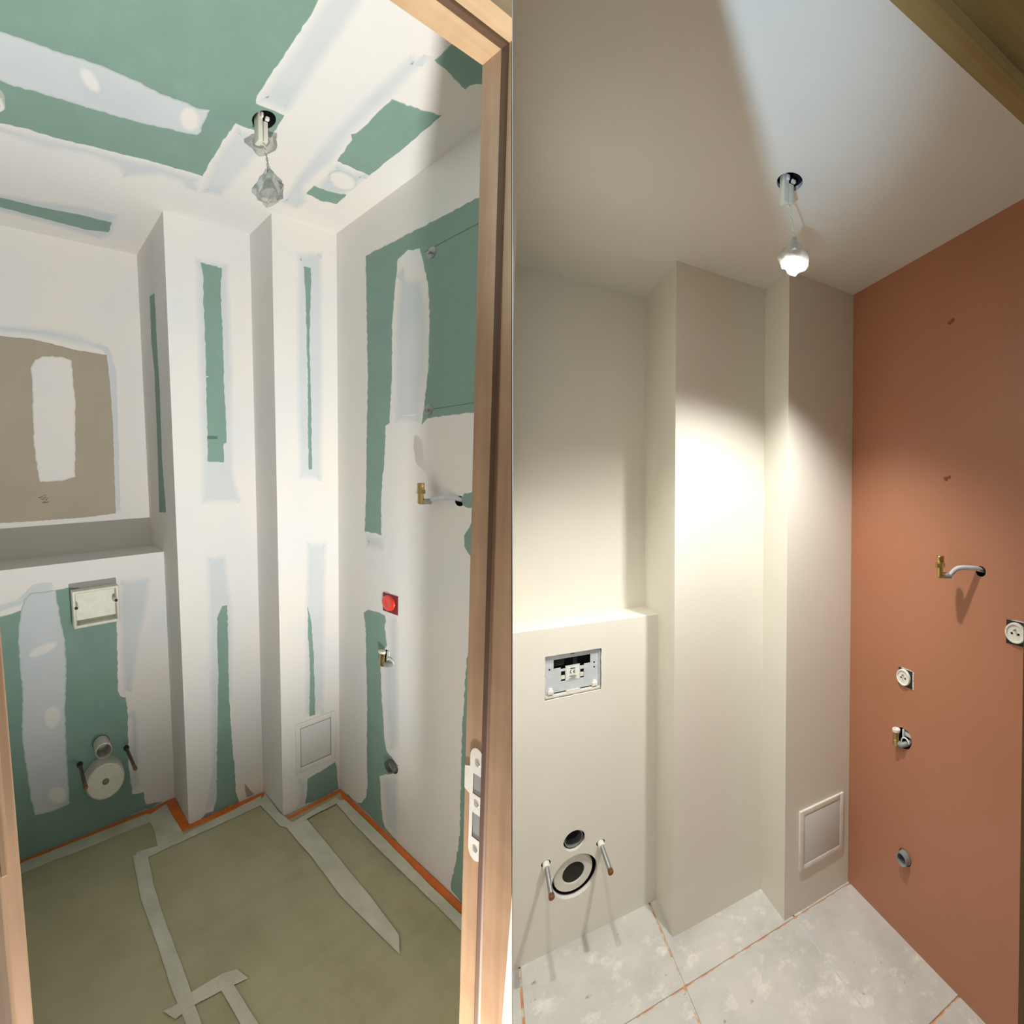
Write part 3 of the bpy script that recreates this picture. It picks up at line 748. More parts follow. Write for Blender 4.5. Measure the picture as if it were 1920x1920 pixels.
# ------------------------------------------------------------------ objects that both rooms have
def ceiling_bulb(room, hole, bulb, label, lit):
    t = thing(room, 'hanging_bulb', (bulb[0], bulb[1], bulb[2]), label, 'lamp')
    hx, hy = hole
    # white terminal block hooked in the hole
    g = G().box((hx - .026, hy - .010, H - .066), (hx - .009, hy + .012, H + .012), .002)
    g.box((hx - .009, hy - .012, H - .064), (hx + .006, hy + .008, H - .012), .002)
    b = mesh(room, 'terminal_block', g, 'offwhite', t)
    g = G().box((hx - .018, hy - .016, H - .006), (hx - .010, hy - .009, H + .006), .001).box((hx - .004, hy - .018, H - .010), (hx + .008, hy - .010, H - .002), .001)
    mesh(room, 'terminal_tab', g, 'white', b)
    bx, by, bz = bulb
    top = (hx - .006, hy - .003, H - .064)
    end = (bx, by, bz + .034)
    for s in (-1, 1):
        pts = []
        for k in range(25):
            q = k / 24
            a = q * 5.5 * PI + (PI if s > 0 else 0)
            r = .0022 * (1 if 0 < k < 24 else .6)
            pts.append((top[0] + (end[0] - top[0]) * q + r * math.cos(a) + .004 * math.sin(q * PI), top[1] + (end[1] - top[1]) * q + r * math.sin(a), top[2] + (end[2] - top[2]) * q))
        mesh(room, 'wire', G().tube(pts, .0016, 6), 'offwhite', t)
    # spot bulb: ceramic base with two pins, ribbed reflector, face
    g = G().lathe((bx, by, bz), 2, [(.036, .006), (.034, .011), (.014, .0115)], 20)
    body = mesh(room, 'bulb_base', g, 'white', t)
    g = G().lathe((bx, by, bz), 2, [(.014, .012), (.006, .017), (-.008, .0225), (-.016, .0250)], 24, cap0=False, cap1=False)
    mesh(room, 'reflector', g, 'glass' if not lit else 'white', t)
    g = G().lathe((bx, by, bz), 2, [(-.0150, .0245), (-.0175, .0235), (-.019, .016), (-.0195, .002)], 24, cap0=False)
    mesh(room, 'bulb_face', g, 'glow' if lit else 'glass', t)
    # crumpled clear film around the bulb, gathered at the wire
    rnd = random.Random(11 if lit else 5)
    g = G()
    n = 22
    prof = [(.052, .005), (.044, .008), (.034, .017), (.020, .029), (.004, .037), (-.012, .039), (-.026, .034), (-.036, .020), (-.040, .004)]
    vs = []
    for o, r in prof:
        for k in range(n):
            a = 2 * PI * k / n
            f = 1 + .16 * math.sin(3 * a + o * 60) + .10 * math.sin(5 * a - o * 110) + rnd.uniform(-.10, .10)
            ex = 1.0 + (.30 * max(0, math.cos(a - .5)) if -.03 < o < .03 else 0)
            vs.append((bx + r * f * ex * math.cos(a), by + r * f * ex * math.sin(a), bz + o + rnd.uniform(-.003, .003)))
    fs = []
    for k in range(len(prof) - 1):
        for i in range(n):
            j = (i + 1) % n
            fs.append((k * n + i, k * n + j, (k + 1) * n + j, (k + 1) * n + i))
    fs.append(tuple((len(prof) - 1) * n + i for i in range(n)))
    g.add(vs, fs)
    mesh(room, 'plastic_wrap', g, 'bag_lit' if lit else 'bag', t, 12)
    return t

ceiling_bulb(R1, (-0.576, -0.375), (-0.566, -0.376, 2.325), 'unlit bulb wrapped in clear plastic, hanging from the green and white ceiling', False)

t = thing(R1, 'terminal_block', (-1.235, -.125, H - .03), 'white round terminal at the ceiling hole cut by the left picture edge', 'terminal')
g = G().lathe((-1.240, -.125, H), 2, [(.010, .030), (-.022, .030), (-.026, .026), (-.026, .018), (-.020, .016), (-.020, .002)], 28)
mesh(R1, 'cover', g, 'white', t)
g = G().tube(smooth_path([(-1.240, -.125, H - .018), (-1.243, -.128, H - .06), (-1.262, -.12, H - .12)], 6), .003, 8)
mesh(R1, 'wire', g, 'offwhite', t)

def brass_elbow(room, root, tip, label, wall_z):
    """White water pipe bending out of the side wall and ending in an upright brass fitting."""
    t = thing(room, 'pipe_elbow', (tip[0], tip[1], tip[2]), label, 'pipe')
    x, y, z = tip
    pts = smooth_path([(root[0] + .030, root[1] - .002, root[2] - .004), (root[0] + .004, root[1], root[2] + .001), (root[0] - .016, root[1] + .012, root[2] + .006), (x * .62, root[1] + (y - root[1]) * .50, root[2] + .004), (x + .018, y - .022, z + .009)], 7)
    mesh(room, 'pipe', G().tube(pts, .0078, 12), 'plate', t)
    pts = [(x + .022, y - .026, z + .0095), (x + .006, y - .008, z + .0085)]
    mesh(room, 'sleeve', G().tube(pts, .0095, 12), 'grey', t)
    g = G().lathe((x, y, z), 2, [(.0, .006), (.003, .010), (.016, .0102), (.022, .0098), (.034, .0098)], 20)
    g.tube([(x, y, z + .0085), (x + .009, y - .011, z + .0088)], .0098, 14)
    mesh(room, 'elbow', g, 'brass', t)
    g = G().lathe((x, y, z), 2, [(.034, .0135), (.035, .0150), (.047, .0150), (.048, .0135)], 6)
    mesh(room, 'hex_nut', g, 'brass', t, 20)
    g = G().lathe((x, y, z), 2, [(.048, .0115), (.052, .0130), (.055, .0115), (.058, .0115), (.060, .0122), (.069, .0122), (.071, .0105)], 20)
    mesh(room, 'end_cap', g, 'brass', t)
    return t

brass_elbow(R1, (0, -0.600, 1.409), (-0.08, -0.514, 1.394), 'white pipe bending from the white plastered side wall to a dull brass fitting', 0)

def hole_valve(room, c, label):
    """Angle valve body in its round wall opening."""
    y, z = c
    t = thing(room, 'angle_valve', (-0.01, y + .018, z - .025), label, 'valve')
    x, yy = -.014, y + .022
    g = G().lathe((x, yy, z), 2, [(-.032, .010), (-.028, .0125), (-.010, .0125), (-.008, .0110), (.012, .0110), (.014, .0125), (.020, .0125)], 18)
    mesh(room, 'valve_body', g, 'brass', t)
    g = G().lathe((x, yy, z), 2, [(.020, .012), (.021, .0145), (.026, .0150), (.030, .0145), (.031, .008), (.028, .005)], 20)
    mesh(room, 'white_cap', g, 'white', t)
    g = G().tube(smooth_path([(x + .004, yy - .010, z - .022), (x + .004, yy - .026, z - .020), (.012, yy - .040, z - .012), (.030, yy - .044, z - .002)], 6), .010, 12)
    mesh(room, 'grey_elbow', g, 'grey', t)
    pts = [(-.004, y - .012 + .017 * math.cos(a), z - .010 + .017 * math.sin(a)) for a in [k * PI / 12 - .6 for k in range(15)]]
    mesh(room, 'clip_ring', G().tube(pts, .0028, 8), 'white', t)
    g = G().box((-.003, y - .004, z + .004), (.010, y + .004, z + .034), .001).box((.004, y - .034, z + .010), (.012, y - .002, z + .026), .001)
    mesh(room, 'mounting_tab', g, 'plate', t)
    return t

hole_valve(R1, vh, 'brass valve with white cap in a rough hole under the red cover')

def drain_stub(room, c, r, out, mat, label):
    y, z = c
    t = thing(room, 'drain_stub', (0, y, z - r), label, 'pipe')
    g = G().lathe((0, y, z), 0, [(.045, r * .80), (-out, r * .80), (-out - .001, r * .97), (-out + .012, r), (.045, r)], 28, cap0=False, cap1=False)
    mesh(room, 'pipe', g, mat, t)
    g = G().lathe((0, y, z), 0, [(-out + .018, r * .98), (-out + .018, r * 1.10), (-out + .028, r * 1.10), (-out + .028, r * .98)], 28, cap0=False, cap1=False)
    mesh(room, 'collar', g, mat, t)
    g = G().lathe((0, y, z), 0, [(.040, r * .79), (.044, r * .79)], 24)
    mesh(room, 'pipe_inside', g, 'voidb', t)
    return t

drain_stub(R1, (-0.325, 0.317), .024, .020, 'darkgrey', 'dark drain pipe stub low on the plastered side wall beside the orange band')

def bolt(room, x, z, y0, y1, mat, sleeve, label, group):
    t = thing(room, 'threaded_rod', (x, (y0 + y1) / 2, z - .008), label, 'rod', group)
    prof = []
    L = y0 - y1
    n = 34
    for k in range(n):
        o = -L * k / n
        prof += [(o, .0075), (o - L / n * .5, .0064)]
    g = G().lathe((x, y0, z), 1, prof, 12)
    mesh(room, 'rod', g, mat, t, 30)
    g = G().lathe((x, y1, z), 1, [(.012, .0086), (.004, .0090), (-.003, .0088), (-.006, .0060)], 14)
    mesh(room, 'tip', g, 'copper', t)
    if sleeve:
        g = G().lathe((x, y0, z), 1, [(.02, .0115), (-.034, .0115), (-.036, .0100)], 18)
        mesh(room, 'sleeve', g, 'white', t)
    else:
        g = G().lathe((x, y0, z), 1, [(.004, .0130), (-.001, .0130), (-.002, .0100), (-.012, .0098)], 18)
        mesh(room, 'washer', g, 'rubber', t)
    return t

def ring_thread(*a): pass

bolt(R1, -1.093, .317, YT, YT - .155, 'rust', False, 'dull threaded rod left of the white capped drain on the green board', 'rods on the green boxing')
bolt(R1, -.902, .322, YT, YT - .155, 'rust', False, 'dull threaded rod right of the white capped drain on the green board', 'rods on the green boxing')
# flush pipe and capped drain on the green boxing
t = thing(R1, 'flush_pipe', (-1.0, YT, .34), 'white open pipe end sticking out of the green boxing above the round cap', 'pipe')
g = G().lathe((-1.004, YT, .380), 1, [(.004, .0325), (-.062, .0325), (-.063, .0300), (-.010, .0296)], 28, cap0=False, cap1=False)
mesh(R1, 'pipe', g, 'offwhite', t)
g = G().lathe((-1.004, YT, .380), 1, [(-.008, .0298), (-.004, .0298)], 24)
mesh(R1, 'pipe_inside', g, 'offwhite', t)
g = G().lathe((-1.004, YT, .380), 1, [(-.0003, .0345), (-.0013, .0345)], 28)
mesh(R1, 'rough_cut_gap', g, 'voidb', t, 0)
t = thing(R1, 'drain_plug', (-1.0, YT, .17), 'large round white cap on the drain, low on the green boxing', 'cap')
g = G().lathe((-1.003, YT, .2385), 1, [(.004, .082), (-.046, .079), (-.052, .077), (-.0545, .072), (-.054, .060), (-.0530, .014)], 40, cap0=False, cap1=False)
mesh(R1, 'cap', g, 'offwhite', t, 25)
g = G().lathe((-1.003, YT, .2385), 1, [(-.0530, .0142), (-.044, .0130), (-.043, .001)], 24, cap0=False)
mesh(R1, 'centre_dimple', g, 'khaki', t, 25)

# protective box over the flush opening
t = thing(R1, 'flush_box', (-.995, YT - .02, .908), 'white plastic box with two black screws on the green boxing', 'box')
a0, a1, w0, w1, yf = -1.085, -.904, .908, 1.060, YT - .042
g = G()
g.box((a0, yf, w0), (a0 + .013, YT + .002, w1), .003).box((a1 - .013, yf, w0), (a1, YT + .002, w1), .003)
g.box((a0 + .008, yf, w0), (a1 - .008, YT + .002, w0 + .013), .003).box((a0 + .008, yf, w1 - .012), (a1 - .008, YT + .002, w1), .003)
mesh(R1, 'rim', g, 'offwhite', t)
g = G().box((a0 + .010, yf + .026, w0 + .010), (a1 - .010, yf + .030, w1 - .010))
mesh(R1, 'inner_panel', g, 'offwhite', t)
for sx, sz in ((a0 + .0135, .9925), (a1 - .0135, .9985)):
    g = G().lathe((sx, yf + .024, sz), 1, [(0, .011), (-.022, .010), (-.023, .009)], 18)
    b = mesh(R1, 'screw_boss', g, 'offwhite', t)
    g = G().lathe((sx, yf + .001, sz), 1, [(0, .0068), (-.0016, .0066), (-.002, .003), (-.0012, .0026)], 16)
    mesh(R1, 'screw', g, 'rubber', b)

# chrome hooks of the mirror on the green board
for (v, w), lab in (((-.482, 2.221), 'upper round chrome wall fixing on the green side wall'), ((-.478, 1.712), 'lower round chrome wall fixing at the edge of the green board')):
    t = thing(R1, 'wall_fixing', (0, v, w - .018), lab, 'fixing', 'chrome fixings on the side wall')
    g = G().lathe((-.001, v, w), 0, [(0, .0175), (-.003, .0172), (-.006, .013), (-.007, .008)], 24)
    mesh(R1, 'rosette', g, 'steel', t)
    g = G().tube([(-.006, v, w), (-.020, v + .001, w - .001), (-.026, v - .004, w - .004), (-.026, v - .008, w - .010)], .0034, 8)
    mesh(R1, 'hook', g, 'steel', t)

# red socket protection cover
t = thing(R1, 'socket_cover', (0, -.311, .95), 'red round protective cover in its square dark red opening on the white wall', 'cover')
g = G().box((-.0035, -.349, .949), (.001, -.273, 1.023), .001)
mesh(R1, 'mounting_square', g, 'darkred', t)
g = G().lathe((-.0035, -.305, .988), 0, [(0, .0315), (-.007, .0305), (-.009, .028), (-.009, .010), (-.0075, .008), (-.0075, .001)], 32, cap0=False)
mesh(R1, 'cover', g, 'red', t)

def hatch(room, x0, x1, z0, z1, y, label, plastered):
    t = thing(room, 'access_hatch', ((x0 + x1) / 2, y, z0), label, 'hatch')
    d = .003 if plastered else .009
    b = .026 if plastered else .020
    g = G()
    g.box((x0, y - d, z0), (x0 + b, y + .001, z1), .001).box((x1 - b, y - d, z0), (x1, y + .001, z1), .001)
    g.box((x0 + b, y - d, z0), (x1 - b, y + .001, z0 + b), .001).box((x0 + b, y - d, z1 - b), (x1 - b, y + .001, z1), .001)
    mesh(room, 'frame', g, 'plaster' if plastered else 'white', t)
    gp = .0022
    g = G().box((x0 + b + gp, y - d + .0012, z0 + b + gp), (x1 - b - gp, y + .001, z1 - b - gp), .001)
    mesh(room, 'door', g, 'hatch', t)
    g = G().box((x0 + b - .001, y - .0014, z0 + b - .001), (x1 - b + .001, y + .001, z1 - b + .001))
    mesh(room, 'shadow_gap', g, 'void', t, 0)
    return t

hatch(R1, -.250, -.026, .168, .402, 0.0, 'pale access hatch plastered into the narrow column above the green patch', True)

# pine door frame of the unfinished room
def L3(v, w, e=.0002):
    return (u_part(v, w) - e, v, w)
t = thing(R1, 'door_frame', (-.698, -1.15, 0), 'pale pine door frame of the unfinished room with a white strike plate', 'door frame')
def jamb(w):
    ve = (NL[0] * -.6935 + NL[2] * w - NLD) / -NL[1]        # where the near face meets the dividing wall
    return [(-.698, -1.120, w), (-.698, -1.1465, w), (-.689, -1.1475, w), (-.689, -1.1490, w), (-.6945, -1.1500, w), (-.6945, ve, w), L3(-1.120, w)]
mesh(R1, 'right_jamb', G().loft(jamb(0.0), jamb(2.045)), 'pine_v', t, 0)
def jambl(w):
    return [(-1.286, -1.120, w), (-1.286, -1.150, w), (-1.296, -1.150, w), (-1.296, -1.195, w), (-1.345, -1.195, w), (-1.345, -1.120, w)]
mesh(R1, 'left_jamb', G().loft(jambl(0.0), jambl(2.045)), 'pine_v', t, 0)
g = G().box((-1.2955, -1.19, 1.255), (-1.2915, -1.153, 2.045), .0005)
mesh(R1, 'batten', g, 'pine_v', t, 0)
prof = [(-1.120, 2.040), (-1.1465, 2.040), (-1.1475, 2.046), (-1.149, 2.046), (-1.150, 2.0425), (-1.172, 2.0425), (-1.172, 2.086), (-1.120, 2.086)]
mesh(R1, 'head', G().loft([(-1.345, v, w) for v, w in prof], [L3(v, w) for v, w in prof]), 'pine_h', t, 0)
g = G().box((-.7002, -1.1530, 0.0), (-.6925, -1.1462, 2.043), .0008)  # added strip along jamb and head, its dark colour paints the groove's shade
mesh(R1, 'groove_shade_strip', g, 'groove_shade', t)
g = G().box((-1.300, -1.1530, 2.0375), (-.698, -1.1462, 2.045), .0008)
mesh(R1, 'groove_shade_strip', g, 'groove_shade', t)
# strike plate let into the right jamb
g = G()
def plate_poly(x):
    pts = []
    cyv, hw = -1.1395, .0105
    for k in range(13):
        a = PI * k / 12
        pts.append((x, cyv + hw * math.cos(a), 1.091 + .016 * math.sin(a)))
    left = [(x, cyv - hw, .952)]
    for k in range(13):
        a = PI + PI * k / 12
        left.append((x, cyv + hw * math.cos(a), .944 + .016 * math.sin(a)))
    lip = [(x, cyv + hw, 1.030), (x, cyv + hw + .0085, 1.034), (x, cyv + hw + .0085, 1.070), (x, cyv + hw, 1.074)]
    return pts + left + lip
def slot(x, z0, z1):
    return [(x, -1.1465, z0), (x, -1.1345, z0), (x, -1.1345, z1), (x, -1.1465, z1)]
g.poly(plate_poly(-.7000), [slot(-.7000, 1.034, 1.066), slot(-.7000, .964, 1.004)])
out = plate_poly(-.7000)
inn = plate_poly(-.6975)
g.add(out + inn, [(i, (i + 1) % len(out), len(out) + (i + 1) % len(out), len(out) + i) for i in range(len(out))])
sp = mesh(R1, 'strike_plate', g, 'white', t, 0)
g = G().poly(slot(-.6988, 1.034, 1.066)).poly(slot(-.6988, .964, 1.004))
mesh(R1, 'latch_opening', g, 'grey', sp, 0)
for z in (1.083, 1.019, .946):
    g = G().lathe((-.6998, -1.1405, z), 0, [(0, .0038), (-.001, .0036), (-.0006, .0012)], 14)
    mesh(R1, 'screw', g, 'steel', sp)

# ------------------------------------------------------------------ added partition between the two rooms; its front end cuts the door daylight
def x_part(y, off=0.0):
    return (NRD - NR[1] * y) / NR[0] + off
def plan_part(z, dx):
    right = [(x_part(y, dx) + q, y, z) for y, q in ((.56, .0030), (-1.0, .0003))]
    left = [(x_part(y, dx) + q, y, z) for y, q in ((-1.0, .0001), (-.66, .0006), (-.5, -.020), (.56, -.020))]
    return right + left
g = G().loft(plan_part(-.02, 0), plan_part(2.56, DXT))
struct(FIN, 'wall_left', g, 'cream', 'thin added dividing wall between the painted room and the unfinished room')

# ------------------------------------------------------------------ the painted room (right)
R2 = FIN
XB2, XA2, YA2, YT2, YK2, HT2 = -0.334, -0.720, 0.170, 0.356, 0.527, 1.165
xl = lambda y: x_part(y) - .004
# floor: base with orange residue in the joints, grey tiles proud of it
g = G().poly([(xl(.54), .54, -.004), (0.02, .54, -.004), (0.02, -1.3, -.004), (xl(-1.3), -1.3, -.004)])
fl = struct(R2, 'floor', g, 'joint', 'grey tiled floor with orange residue in its joints under the orange wall', 'floor')
def clip_left(poly):
    """Cut a plan polygon at the dividing wall."""
    out = []
    for i in range(len(poly)):
        a, b = poly[i], poly[(i + 1) % len(poly)]
        da, db = a[0] - x_part(a[1]) - .001, b[0] - x_part(b[1]) - .001
        if da >= 0: out.append(a)
        if da * db < 0:
            q = da / (da - db)
            out.append((a[0] + (b[0] - a[0]) * q, a[1] + (b[1] - a[1]) * q))
    return out
jx = [-1.66, -1.206, -.748, -.290, .02]
jy = [.535, .497, -.011, -.522, -1.03, -1.29]
gap = .0035
for i in range(4):
    for j in range(5):
        p = [(jx[i] + gap, jy[j + 1] + gap), (jx[i + 1] - gap, jy[j + 1] + gap), (jx[i + 1] - gap, jy[j] - gap), (jx[i] + gap, jy[j] - gap)]
        p = clip_left(p)
        if len(p) < 3 or abs(area2(p)) < .002:
            continue
        q = inset(p, .0015)
        n = len(p)
        g = G().add([(x, y, -.005) for x, y in p] + [(x, y, -.001) for x, y in p] + [(x, y, 0) for x, y in q],
                    [(a, (a + 1) % n, n + (a + 1) % n, n + a) for a in range(n)] + [(n + a, n + (a + 1) % n, 2 * n + (a + 1) % n, 2 * n + a) for a in range(n)] + [tuple(range(2 * n, 3 * n))])
        mesh(R2, 'tile', g, 'tile', fl, 0)
mesh(R2, 'grey_grout', G().box((-.2935, -1.02, -.004), (-.2865, -.016, -.0012)), 'plate', fl, 0)
hole2 = (-0.600, -0.370)
g = G().poly([(xl(.54), .54, H), (0.01, .54, H), (0.01, -1.16, H), (xl(-1.16), -1.16, H)], [circ((hole2[0], hole2[1], H), .036, 2)])
ceil2 = struct(R2, 'ceiling', g, 'ceil', 'smooth white painted ceiling above the lit bulb', 'ceiling')
gg = G().lathe((hole2[0], hole2[1], H), 2, [(0, .036), (.012, .036)], 28, cap0=False, cap1=False)
mesh(R2, 'hole_edge', gg, 'plate', ceil2, 0)
gg = G().lathe((hole2[0], hole2[1], H), 2, [(.012, .036), (.10, .036)], 28, cap0=False)
mesh(R2, 'hole_lining', gg, 'voidb', ceil2, 0)
g = G().quad((xl(YK2), YK2, 1.0), (XA2, YK2, 1.0), (XA2, YK2, H), (xl(YK2), YK2, H))
struct(R2, 'wall_back', g, 'cream', 'cream rear wall above the cream ledge, left of the wider cream column')
# boxed ledge with its openings
pr = (-1.127, -.937, .909, 1.066)
rect = [(pr[0], YT2, pr[2]), (pr[1], YT2, pr[2]), (pr[1], YT2, pr[3]), (pr[0], YT2, pr[3])]
rnd = random.Random(4)
rough = []
for i in range(4):
    a, b = Vector(rect[i]), Vector(rect[(i + 1) % 4])
    for k in range(14):
        q = a.lerp(b, k / 14)
        rough.append((q.x + rnd.uniform(-.001, .001), YT2, q.z + rnd.uniform(-.001, .001)))
bolts2 = ((-1.124, .327), (-.938, .325))
holes = [rough, circ((-1.030, YT2, .371), .037, 1), circ((-1.027, YT2, .238), .077, 1, 40)] + [circ((x, YT2, z), .0155, 1, 18, .0125) for x, z in bolts2]
g = G().poly([(xl(YT2), YT2, 0), (XA2, YT2, 0), (XA2, YT2, HT2), (xl(YT2), YT2, HT2)], holes)
g.quad((xl(YT2), YT2, HT2), (XA2, YT2, HT2), (XA2, YK2, HT2), (xl(YK2), YK2, HT2))
box2 = struct(R2, 'wall_boxing', g, 'cream', 'cream painted boxed-in ledge with the flush plate opening')
n = len(rough)
g = G().add(rough + [(x, y + .030, z) for x, y, z in rough], [(i, (i + 1) % n, n + (i + 1) % n, n + i) for i in range(n)])
mesh(R2, 'opening_edge', g, 'plaster', box2, 0)
for c, r, d in (((-1.030, YT2, .371), .037, .020), ((-1.027, YT2, .238), .077, .022)):
    mesh(R2, 'opening_edge', G().lathe(c, 1, [(0, r), (d, r)], 40, cap0=False, cap1=False), 'plaster', box2, 0)
for x, z in bolts2:
    gg = G()
    a = circ((x, YT2, z), .0155, 1, 18, .0125); b = circ((x, YT2 + .03, z), .0155, 1, 18, .0125)
    gg.add(a + b, [(i, (i + 1) % 18, 18 + (i + 1) % 18, 18 + i) for i in range(18)] + [tuple(range(18, 36))])
    mesh(R2, 'hole_lining', gg, 'void', box2, 0)
g = G().quad((XA2, YA2, 0), (XB2, YA2, 0), (XB2, YA2, H), (XA2, YA2, H)).quad((XA2, YA2, 0), (XA2, YK2, 0), (XA2, YK2, H), (XA2, YA2, H))
struct(R2, 'column', g, 'cream', 'wider cream column between the cream ledge and the narrow column', 'column')
g = G().quad((XB2, 0, 0), (0, 0, 0), (0, 0, H), (XB2, 0, H)).quad((XB2, 0, 0), (XB2, YA2, 0), (XB2, YA2, H), (XB2, 0, H))
struct(R2, 'column', g, 'cream', 'narrow cream column beside the orange wall with the white framed hatch', 'column')
vh2 = (-.285, .746)
rv = []
rnd = random.Random(9)
for k in range(26):
    a = 2 * PI * k / 26
    rv.append((0, vh2[0] + .038 * math.cos(a) * (1 + rnd.uniform(-.05, .05)), vh2[1] + .038 * math.sin(a) * (1 + rnd.uniform(-.05, .05))))
hp2 = circ((0, -.578, 1.405), .0165, 0, 20)
hd2 = circ((0, -.298, .307), .029, 0, 26)
g = G().poly([(0, .001, -.004), (0, -1.12, -.004), (0, -1.12, H), (0, .001, H)], [rv, hp2, hd2])
ow = struct(R2, 'wall_right', g, 'terra', 'terracotta orange painted wall with two white sockets')
n = len(rv)
mesh(R2, 'hole_lining', G().add(rv + [(.05, y, z) for _, y, z in rv], [(i, (i + 1) % n, n + (i + 1) % n, n + i) for i in range(n)] + [tuple(range(n, 2 * n))]), 'void', ow, 0)
mesh(R2, 'hole_lining', G().lathe((0, -.578, 1.405), 0, [(0, .0165), (.05, .0165)], 20, cap0=False), 'voidb', ow, 0)
mesh(R2, 'hole_lining', G().lathe((0, -.298, .307), 0, [(0, .029), (.05, .029)], 26, cap0=False), 'void', ow, 0)
rnd = random.Random(21)
for (y, z) in ((-.462, 2.225), (-.453, 1.711)):
    gg = G()
    for k in range(4):
        yy, zz = y + rnd.uniform(-.010, .010), z + rnd.uniform(-.012, .010)
        gg.lathe((0, yy, zz), 0, [(.001, .0062), (-.0012, .0055), (-.002, .002)], 8)
    mesh(R2, 'paint_lump', gg, 'terradk', ow)
XJ = -.778
g = G().box((XJ + .05, -1.16, -.004), (0.02, -1.105, H)).box((xl(-1.16) + .01, -1.155, 2.085), (XJ + .06, -1.105, H))
struct(R2, 'wall_front', g, 'khaki', 'wall around the brown wooden door frame of the painted room')
t = thing(R2, 'door_frame', (XJ, -1.12, 0), 'brown wooden door frame at the upper right of the painted room', 'door frame')
prof = [(-1.098, 2.040), (-1.119, 2.040), (-1.121, 2.052), (-1.158, 2.052), (-1.158, 2.088), (-1.098, 2.088)]
mesh(R2, 'head', G().loft([(x_part(y) + .002, y, z) for y, z in prof], [(XJ + .06, y, z) for y, z in prof]), 'oak_h', t, 0)
pj = [(XJ, -1.098), (XJ, -1.119), (XJ + .012, -1.121), (XJ + .012, -1.158), (XJ + .06, -1.158), (XJ + .06, -1.098)]
mesh(R2, 'right_jamb', G().loft([(x, y, -.004) for x, y in pj], [(x, y, 2.05) for x, y in pj]), 'oak_v', t, 0)

ceiling_bulb(R2, hole2, (-.585, -.372, 2.300), 'lit bulb wrapped in clear plastic, hanging from the white painted ceiling', True)
brass_elbow(R2, (0, -.575, 1.409), (-.08, -.489, 1.379), 'white pipe bending from the orange wall to a bright brass fitting', 0)
hole_valve(R2, vh2, 'brass valve with white cap in a hole in the orange wall')
drain_stub(R2, (-.298, .307), .024, .020, 'grey', 'grey drain pipe stub low on the orange wall')
bolt(R2, bolts2[0][0], bolts2[0][1], YT2 + .01, .196, 'steel', True, 'shiny threaded rod with white sleeve, left of the round drain opening', 'rods on the cream boxing')
bolt(R2, bolts2[1][0], bolts2[1][1], YT2 + .01, .196, 'steel', True, 'shiny threaded rod with white sleeve, right of the round drain opening', 'rods on the cream boxing')
hatch(R2, -.266, -.037, .166, .402, 0.0, 'white framed access hatch on the narrow column beside the orange wall', False)

t = thing(R2, 'flush_pipe', (-1.030, YT2 + .02, .335), 'dark open flush pipe set back in the smaller round hole of the cream ledge', 'pipe')
g = G().lathe((-1.030, YT2, .371), 1, [(.070, .0290), (.012, .0290), (.0115, .0315), (.070, .0318)], 30, cap0=False, cap1=False)
mesh(R2, 'pipe', g, 'grey', t)
mesh(R2, 'pipe_inside', G().lathe((-1.030, YT2, .371), 1, [(.055, .0288), (.058, .0288)], 28), 'void', t, 0)
mesh(R2, 'cavity', G().lathe((-1.030, YT2, .371), 1, [(.019, .0372), (.072, .0372)], 28, cap0=False), 'voidb', t, 0)
t = thing(R2, 'drain_socket', (-1.027, YT2 + .02, .165), 'cream ring with dark centre set back in the larger round hole of the cream ledge', 'pipe')
g = G().lathe((-1.031, YT2, .243), 1, [(.060, .0375), (.014, .0375), (.0125, .0395), (.0125, .0640), (.016, .0670), (.030, .0670)], 44, cap0=False, cap1=False)
mesh(R2, 'ring', g, 'offwhite', t)
mesh(R2, 'pipe_inside', G().lathe((-1.031, YT2, .243), 1, [(.019, .0374), (.021, .0374)], 30), 'void', t, 0)
mesh(R2, 'cavity', G().lathe((-1.027, YT2, .238), 1, [(.0215, .0772), (.062, .0772)], 40, cap0=False), 'voidb', t, 0)

# flush plate mount in the rectangular opening
t = thing(R2, 'flush_mount', (-1.032, YT2 + .02, .909), 'pale grey flush plate mount with a dark window, set into the cream ledge', 'mount')
px0, px1, pz0, pz1 = pr[0] + .001, pr[1] - .001, pr[2] + .001, pr[3] - .001
PW, PH = px1 - px0, pz1 - pz0
yp = YT2 + .012
P = lambda s, q: (px0 + PW * s, pz1 - PH * q)
def rbox(g, s0, s1, q0, q1, y0, y1, bev=0.0):
    a, b = P(s0, q1), P(s1, q0)
    return g.box((a[0], y0, a[1]), (b[0], y1, b[1]), bev)
def rp(s0, s1, q0, q1, y):
    a, b = P(s0, q1), P(s1, q0)
    return [(a[0], y, a[1]), (b[0], y, a[1]), (b[0], y, b[1]), (a[0], y, b[1])]
win = []
for s, q in ((.145, .12), (.81, .12), (.81, .335), (.695, .335), (.695, .37), (.615, .37), (.615, .315), (.355, .315), (.355, .37), (.27, .37), (.27, .335), (.145, .335)):
    a = P(s, q); win.append((a[0], yp, a[1]))
hl = [win, rp(.275, .35, .42, .66, yp), rp(.62, .69, .44, .66, yp), rp(.44, .525, .03, .052, yp), rp(.15, .36, .885, .915, yp), rp(.62, .83, .885, .915, yp)]
g = G().poly([(px0, yp, pz0), (px1, yp, pz0), (px1, yp, pz1), (px0, yp, pz1)], hl)
for h in hl:
    m_ = len(h)
    g.add(list(h) + [(x, y + .006, z) for x, y, z in h], [(i, (i + 1) % m_, m_ + (i + 1) % m_, m_ + i) for i in range(m_)])
pl = mesh(R2, 'plate', g, 'plate', t, 0)
